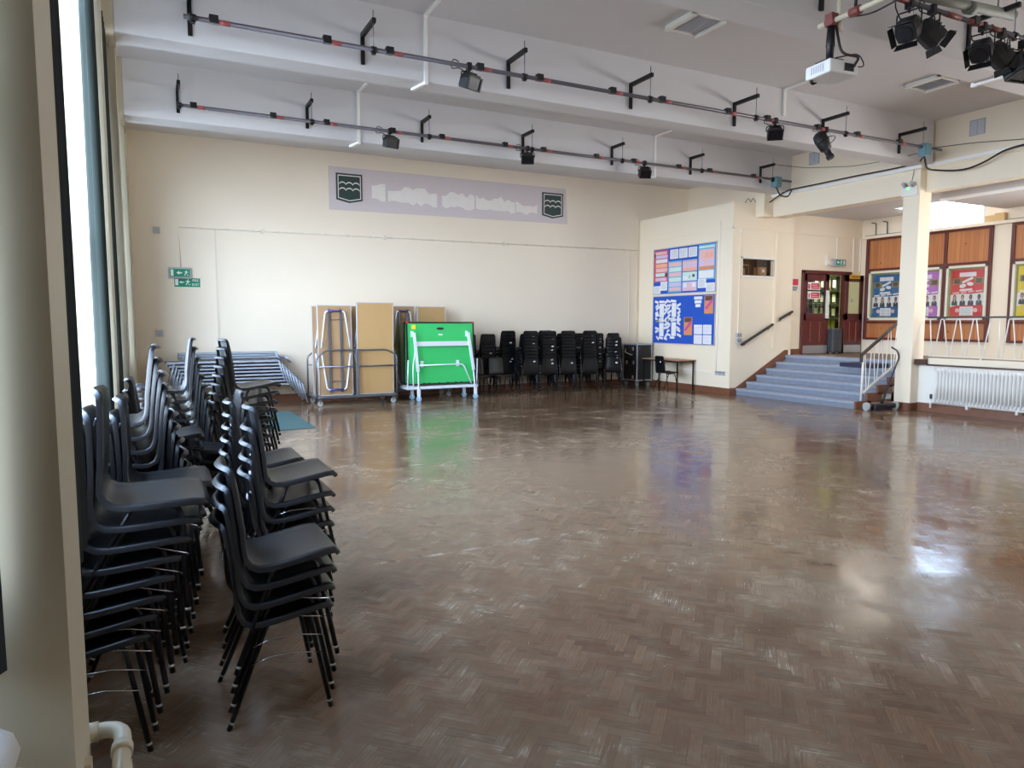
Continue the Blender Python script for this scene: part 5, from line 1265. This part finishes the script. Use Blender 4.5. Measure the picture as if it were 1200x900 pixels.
# ------------------------------------------------------------------ curtains
def curtain(label, ya, yb, xc, amp, waves, z0=.95, z1=4.42, m='curtain_green', seed=0, slant=0):
    rr = random.Random(seed); n = waves * 8; rows = 8; b = MB(); vs = []; fs = []
    ph = [rr.uniform(-.4, .4) for _ in range(waves + 1)]
    for j in range(rows + 1):
        q = j / rows; z = z1 + (z0 - z1) * q
        for i in range(n + 1):
            u = i / n; w = amp * (0.8 + .25 * q) * math.sin(2 * PI * waves * u + ph[int(u * waves)] * .3)
            vs.append((xc + w + slant * q, ya + (yb - ya) * u + .02 * math.sin(9 * u + 3 * q), z + .01 * math.sin(2 * PI * waves * u)))
    for j in range(rows):
        for i in range(n): a = j * (n + 1) + i; fs.append((a, a + 1, a + n + 2, a + n + 1))
    b.add(vs, fs, 0, True)
    t = thing('curtain', label, 'curtain', (xc, (ya + yb) / 2, z0), 'window curtains')
    o = put('fabric', b, m, t); so_ = o.modifiers.new('thick', 'SOLIDIFY'); so_.thickness = .004
    rg = MB()
    for k in range(waves + 1): y = ya + (yb - ya) * k / waves; rg.tube([(xc, y, z1), (xc, y, z1 + .05)], .006, 0, 6)
    put('hook', rg, 'steel_grey', t)
    return t
curtain('dark curtain drawn across the window left of the near pier', -.99, 1.743, -.318, .05, 14, .985, 4.42, 'curtain_dark', 1)  # unseen stretch is drawn across the bay to keep the near pier dark
curtain('dark curtain bunched behind the near pier', 2.14, 2.60, -.255, .062, 4, .97, 4.42, 'curtain_dark', 2)
curtain('green curtain bunched before the second pier beside bright window', 4.58, 4.86, -.235, .036, 3, .93, 4.42, 'curtain_green', 3)
curtain('green curtain just beyond the second pier', 5.28, 5.75, -.30, .06, 4, .93, 4.42, 'curtain_green', 4)
curtain('green curtain bunched before the third pier', 7.55, 8.11, -.30, .06, 4, .93, 4.42, 'curtain_green', 5)
curtain('green curtain before the fourth pier', 10.7, 11.2, -.30, .06, 4, .93, 4.42, 'curtain_green', 6)
curtain('green curtain half drawn over the last window before the back wall', 13.3, 14.08, -.33, .05, 7, .93, 4.42, 'curtain_green', 7)  # drawn this far out of view to cut daylight on the back wall
for i, (a, b) in enumerate(BAYS):
    tag(put('curtain_rail', MB().tube([(-.32, a + .01, 4.47), (-.32, b - .01, 4.47)], .012, 0, 8).box(-.42, -.31, a + .3, a + .32, 4.46, 4.48).box(-.42, -.31, b - .32, b - .3, 4.46, 4.48), 'aluminium'), 'metal curtain rail across %s' % ['the window left of the near pier', 'the window beyond the near pier', 'the window beyond the second pier', 'the window beyond the third pier', 'the last window before the back wall'][i], 'curtain rail', 'curtain rails')
# ------------------------------------------------------------------ light
w = bpy.data.worlds.new('sky'); sc.world = w; w.use_nodes = True
bg = w.node_tree.nodes['Background']; nt = w.node_tree
tc = nt.nodes.new('ShaderNodeTexCoord'); sx = nt.nodes.new('ShaderNodeSeparateXYZ'); nt.links.new(tc.outputs['Generated'], sx.inputs[0])
h2 = nt.nodes.new('ShaderNodeMath'); h2.operation = 'MULTIPLY_ADD'; nt.links.new(sx.outputs['Z'], h2.inputs[0]); h2.inputs[1].default_value = .5; h2.inputs[2].default_value = .5
def ramp(stops):
    rp = nt.nodes.new('ShaderNodeValToRGB'); nt.links.new(h2.outputs[0], rp.inputs[0]); rp.color_ramp.interpolation = 'EASE'
    e = rp.color_ramp.elements; e[0].position, e[0].color = stops[0]; e[1].position, e[1].color = stops[-1]
    for p_, c_ in stops[1:-1]: k = e.new(p_); k.color = c_
    return rp.outputs[0]
# shaded ground near the building, bright hazy horizon with pale open land, bluer zenith; sky dimmer away from the sun, ground there brightened to light the ceiling
west = ramp([(0, (.06, .065, .07, 1)), (.36, (.10, .11, .12, 1)), (.47, (.60, .70, .82, 1)), (.52, (.74, .88, 1.05, 1)), (.66, (.60, .78, 1.0, 1)), (1, (.34, .52, .80, 1))])
east = ramp([(0, (.85, .82, .78, 1)), (.44, (.85, .82, .78, 1)), (.52, (.32, .37, .43, 1)), (.7, (.26, .34, .44, 1)), (1, (.24, .36, .54, 1))])
sd_ = nt.nodes.new('ShaderNodeMapRange'); sd_.interpolation_type = 'SMOOTHSTEP'; nt.links.new(sx.outputs['X'], sd_.inputs[0]); sd_.inputs[1].default_value = -.3; sd_.inputs[2].default_value = .3
bs = nt.nodes.new('ShaderNodeMix'); bs.data_type = 'RGBA'; nt.links.new(sd_.outputs[0], bs.inputs[0]); nt.links.new(west, bs.inputs[6]); nt.links.new(east, bs.inputs[7])
# broad bright haze round the hidden sun, low on the window side
dp = nt.nodes.new('ShaderNodeVectorMath'); dp.operation = 'DOT_PRODUCT'; nt.links.new(tc.outputs['Generated'], dp.inputs[0]); dp.inputs[1].default_value = Vector((-.84, -.52, .08)).normalized()
mr = nt.nodes.new('ShaderNodeMapRange'); mr.interpolation_type = 'SMOOTHSTEP'; nt.links.new(dp.outputs['Value'], mr.inputs[0]); mr.inputs[1].default_value = .45; mr.inputs[2].default_value = 1.0; mr.inputs[3].default_value = 0; mr.inputs[4].default_value = HAZE
up = nt.nodes.new('ShaderNodeMapRange'); nt.links.new(sx.outputs['Z'], up.inputs[0]); up.inputs[1].default_value = -.16; up.inputs[2].default_value = .02
ml = nt.nodes.new('ShaderNodeMath'); ml.operation = 'MULTIPLY'; nt.links.new(mr.outputs[0], ml.inputs[0]); nt.links.new(up.outputs[0], ml.inputs[1])
hz = nt.nodes.new('ShaderNodeMix'); hz.data_type = 'RGBA'; hz.blend_type = 'ADD'; hz.clamp_result = False; hz.inputs[0].default_value = 1
sc3 = nt.nodes.new('ShaderNodeVectorMath'); sc3.operation = 'SCALE'; sc3.inputs[0].default_value = (.92, .97, 1.0); nt.links.new(ml.outputs[0], sc3.inputs['Scale'])
nt.links.new(bs.outputs[2], hz.inputs[6]); nt.links.new(sc3.outputs[0], hz.inputs[7])
nt.links.new(hz.outputs[2], bg.inputs['Color']); bg.inputs['Strength'].default_value = SKY
def portal(x, y, z, sy, sz, direction, rot):
    l = bpy.data.lights.new('window_daylight', 'AREA'); l.shape = 'RECTANGLE'; l.size = sy; l.size_y = sz; l.cycles.is_portal = True
    o = bpy.data.objects.new('window_daylight', l); C.objects.link(o); o.location = (x, y, z); o.rotation_euler = rot
for a, b in BAYS: portal(-.66, (a + b) / 2, 2.7, 3.6, b - a, 1, (0, -PI / 2, 0))
portal(16.24, 9.77, 4.17, .9, 1.3, -1, (0, PI / 2, 0))
portal(16.24, .7, 2.45, 2.3, 3.4, -1, (0, PI / 2, 0)); portal(16.24, 4.3, 2.45, 2.3, 3.4, -1, (0, PI / 2, 0))
def lamp(x, y, z, sx_, sy_, p, col=(1, .93, .8)):
    l = bpy.data.lights.new('fluorescent', 'AREA'); l.shape = 'RECTANGLE'; l.size = sx_; l.size_y = sy_; l.energy = p; l.color = col
    o = bpy.data.objects.new('fluorescent', l); C.objects.link(o); o.location = (x, y, z)
def batten(label, x, y, p, z=4.15, rot=False):
    t = thing('ceiling_light', label, 'light fixture', (x, y, z - .09), 'gallery ceiling lights')
    put('fitting', MB().box(x - .07, x + .07, y - .62, y + .62, z - .05, z), 'white_gloss', t, bevel=.006)
    put('tube', MB().tube([(x, y - .58, z - .075), (x, y + .58, z - .075)], .018, 0, 10), 'tube_glow_white', t)
    lamp(x, y, z - .11, .10, 1.15, p)
batten('fluorescent batten on the gallery ceiling behind the column', 13.3, 9.6, GAL * .3)
batten('added fluorescent batten out of view over the gallery radiator', 13.4, 4.8, GAL)  # unseen fill lamp added to brighten the gallery side
batten('added fluorescent batten further along the unseen gallery', 13.4, 2.0, GAL)  # second unseen lamp added for gallery fill
l = bpy.data.lights.new('corridor_fill', 'POINT'); l.energy = 70; l.shadow_soft_size = .15; l.color = (1, .96, .82)  # added point light that brightens the corridor
o = bpy.data.objects.new('corridor_fill', l); C.objects.link(o); o.location = (16.6, 13.0, 3.28)

# ------------------------------------------------------------------ camera
yaw, pit, rol = rad(27.08), rad(-5.038), rad(-.012)
f = Vector((math.sin(yaw) * math.cos(pit), math.cos(yaw) * math.cos(pit), math.sin(pit)))
r = f.cross(Vector((0, 0, 1))).normalized(); u = r.cross(f)
r2 = r * math.cos(rol) + u * math.sin(rol); u2 = -r * math.sin(rol) + u * math.cos(rol)
cam = bpy.data.cameras.new('camera'); cam.sensor_width = 36; cam.lens = 832 / 1200 * 36; cam.clip_start = .05
co_ = bpy.data.objects.new('camera', cam); C.objects.link(co_)
mw = Matrix((r2, u2, -f)).transposed().to_4x4(); mw.translation = (0, 0, 1.65); co_.matrix_world = mw
sc.camera = co_
sc.view_settings.view_transform = 'Standard'; sc.view_settings.look = 'None'; sc.view_settings.gamma = 1; sc.view_settings.use_curve_mapping = False
sc.view_settings.exposure = EXPO
cy = sc.cycles
cy.use_denoising = True; cy.max_bounces = 12; cy.diffuse_bounces = 8; cy.glossy_bounces = 5; cy.transparent_max_bounces = 16; cy.sample_clamp_indirect = 6.0; cy.caustics_reflective = False; cy.caustics_refractive = False
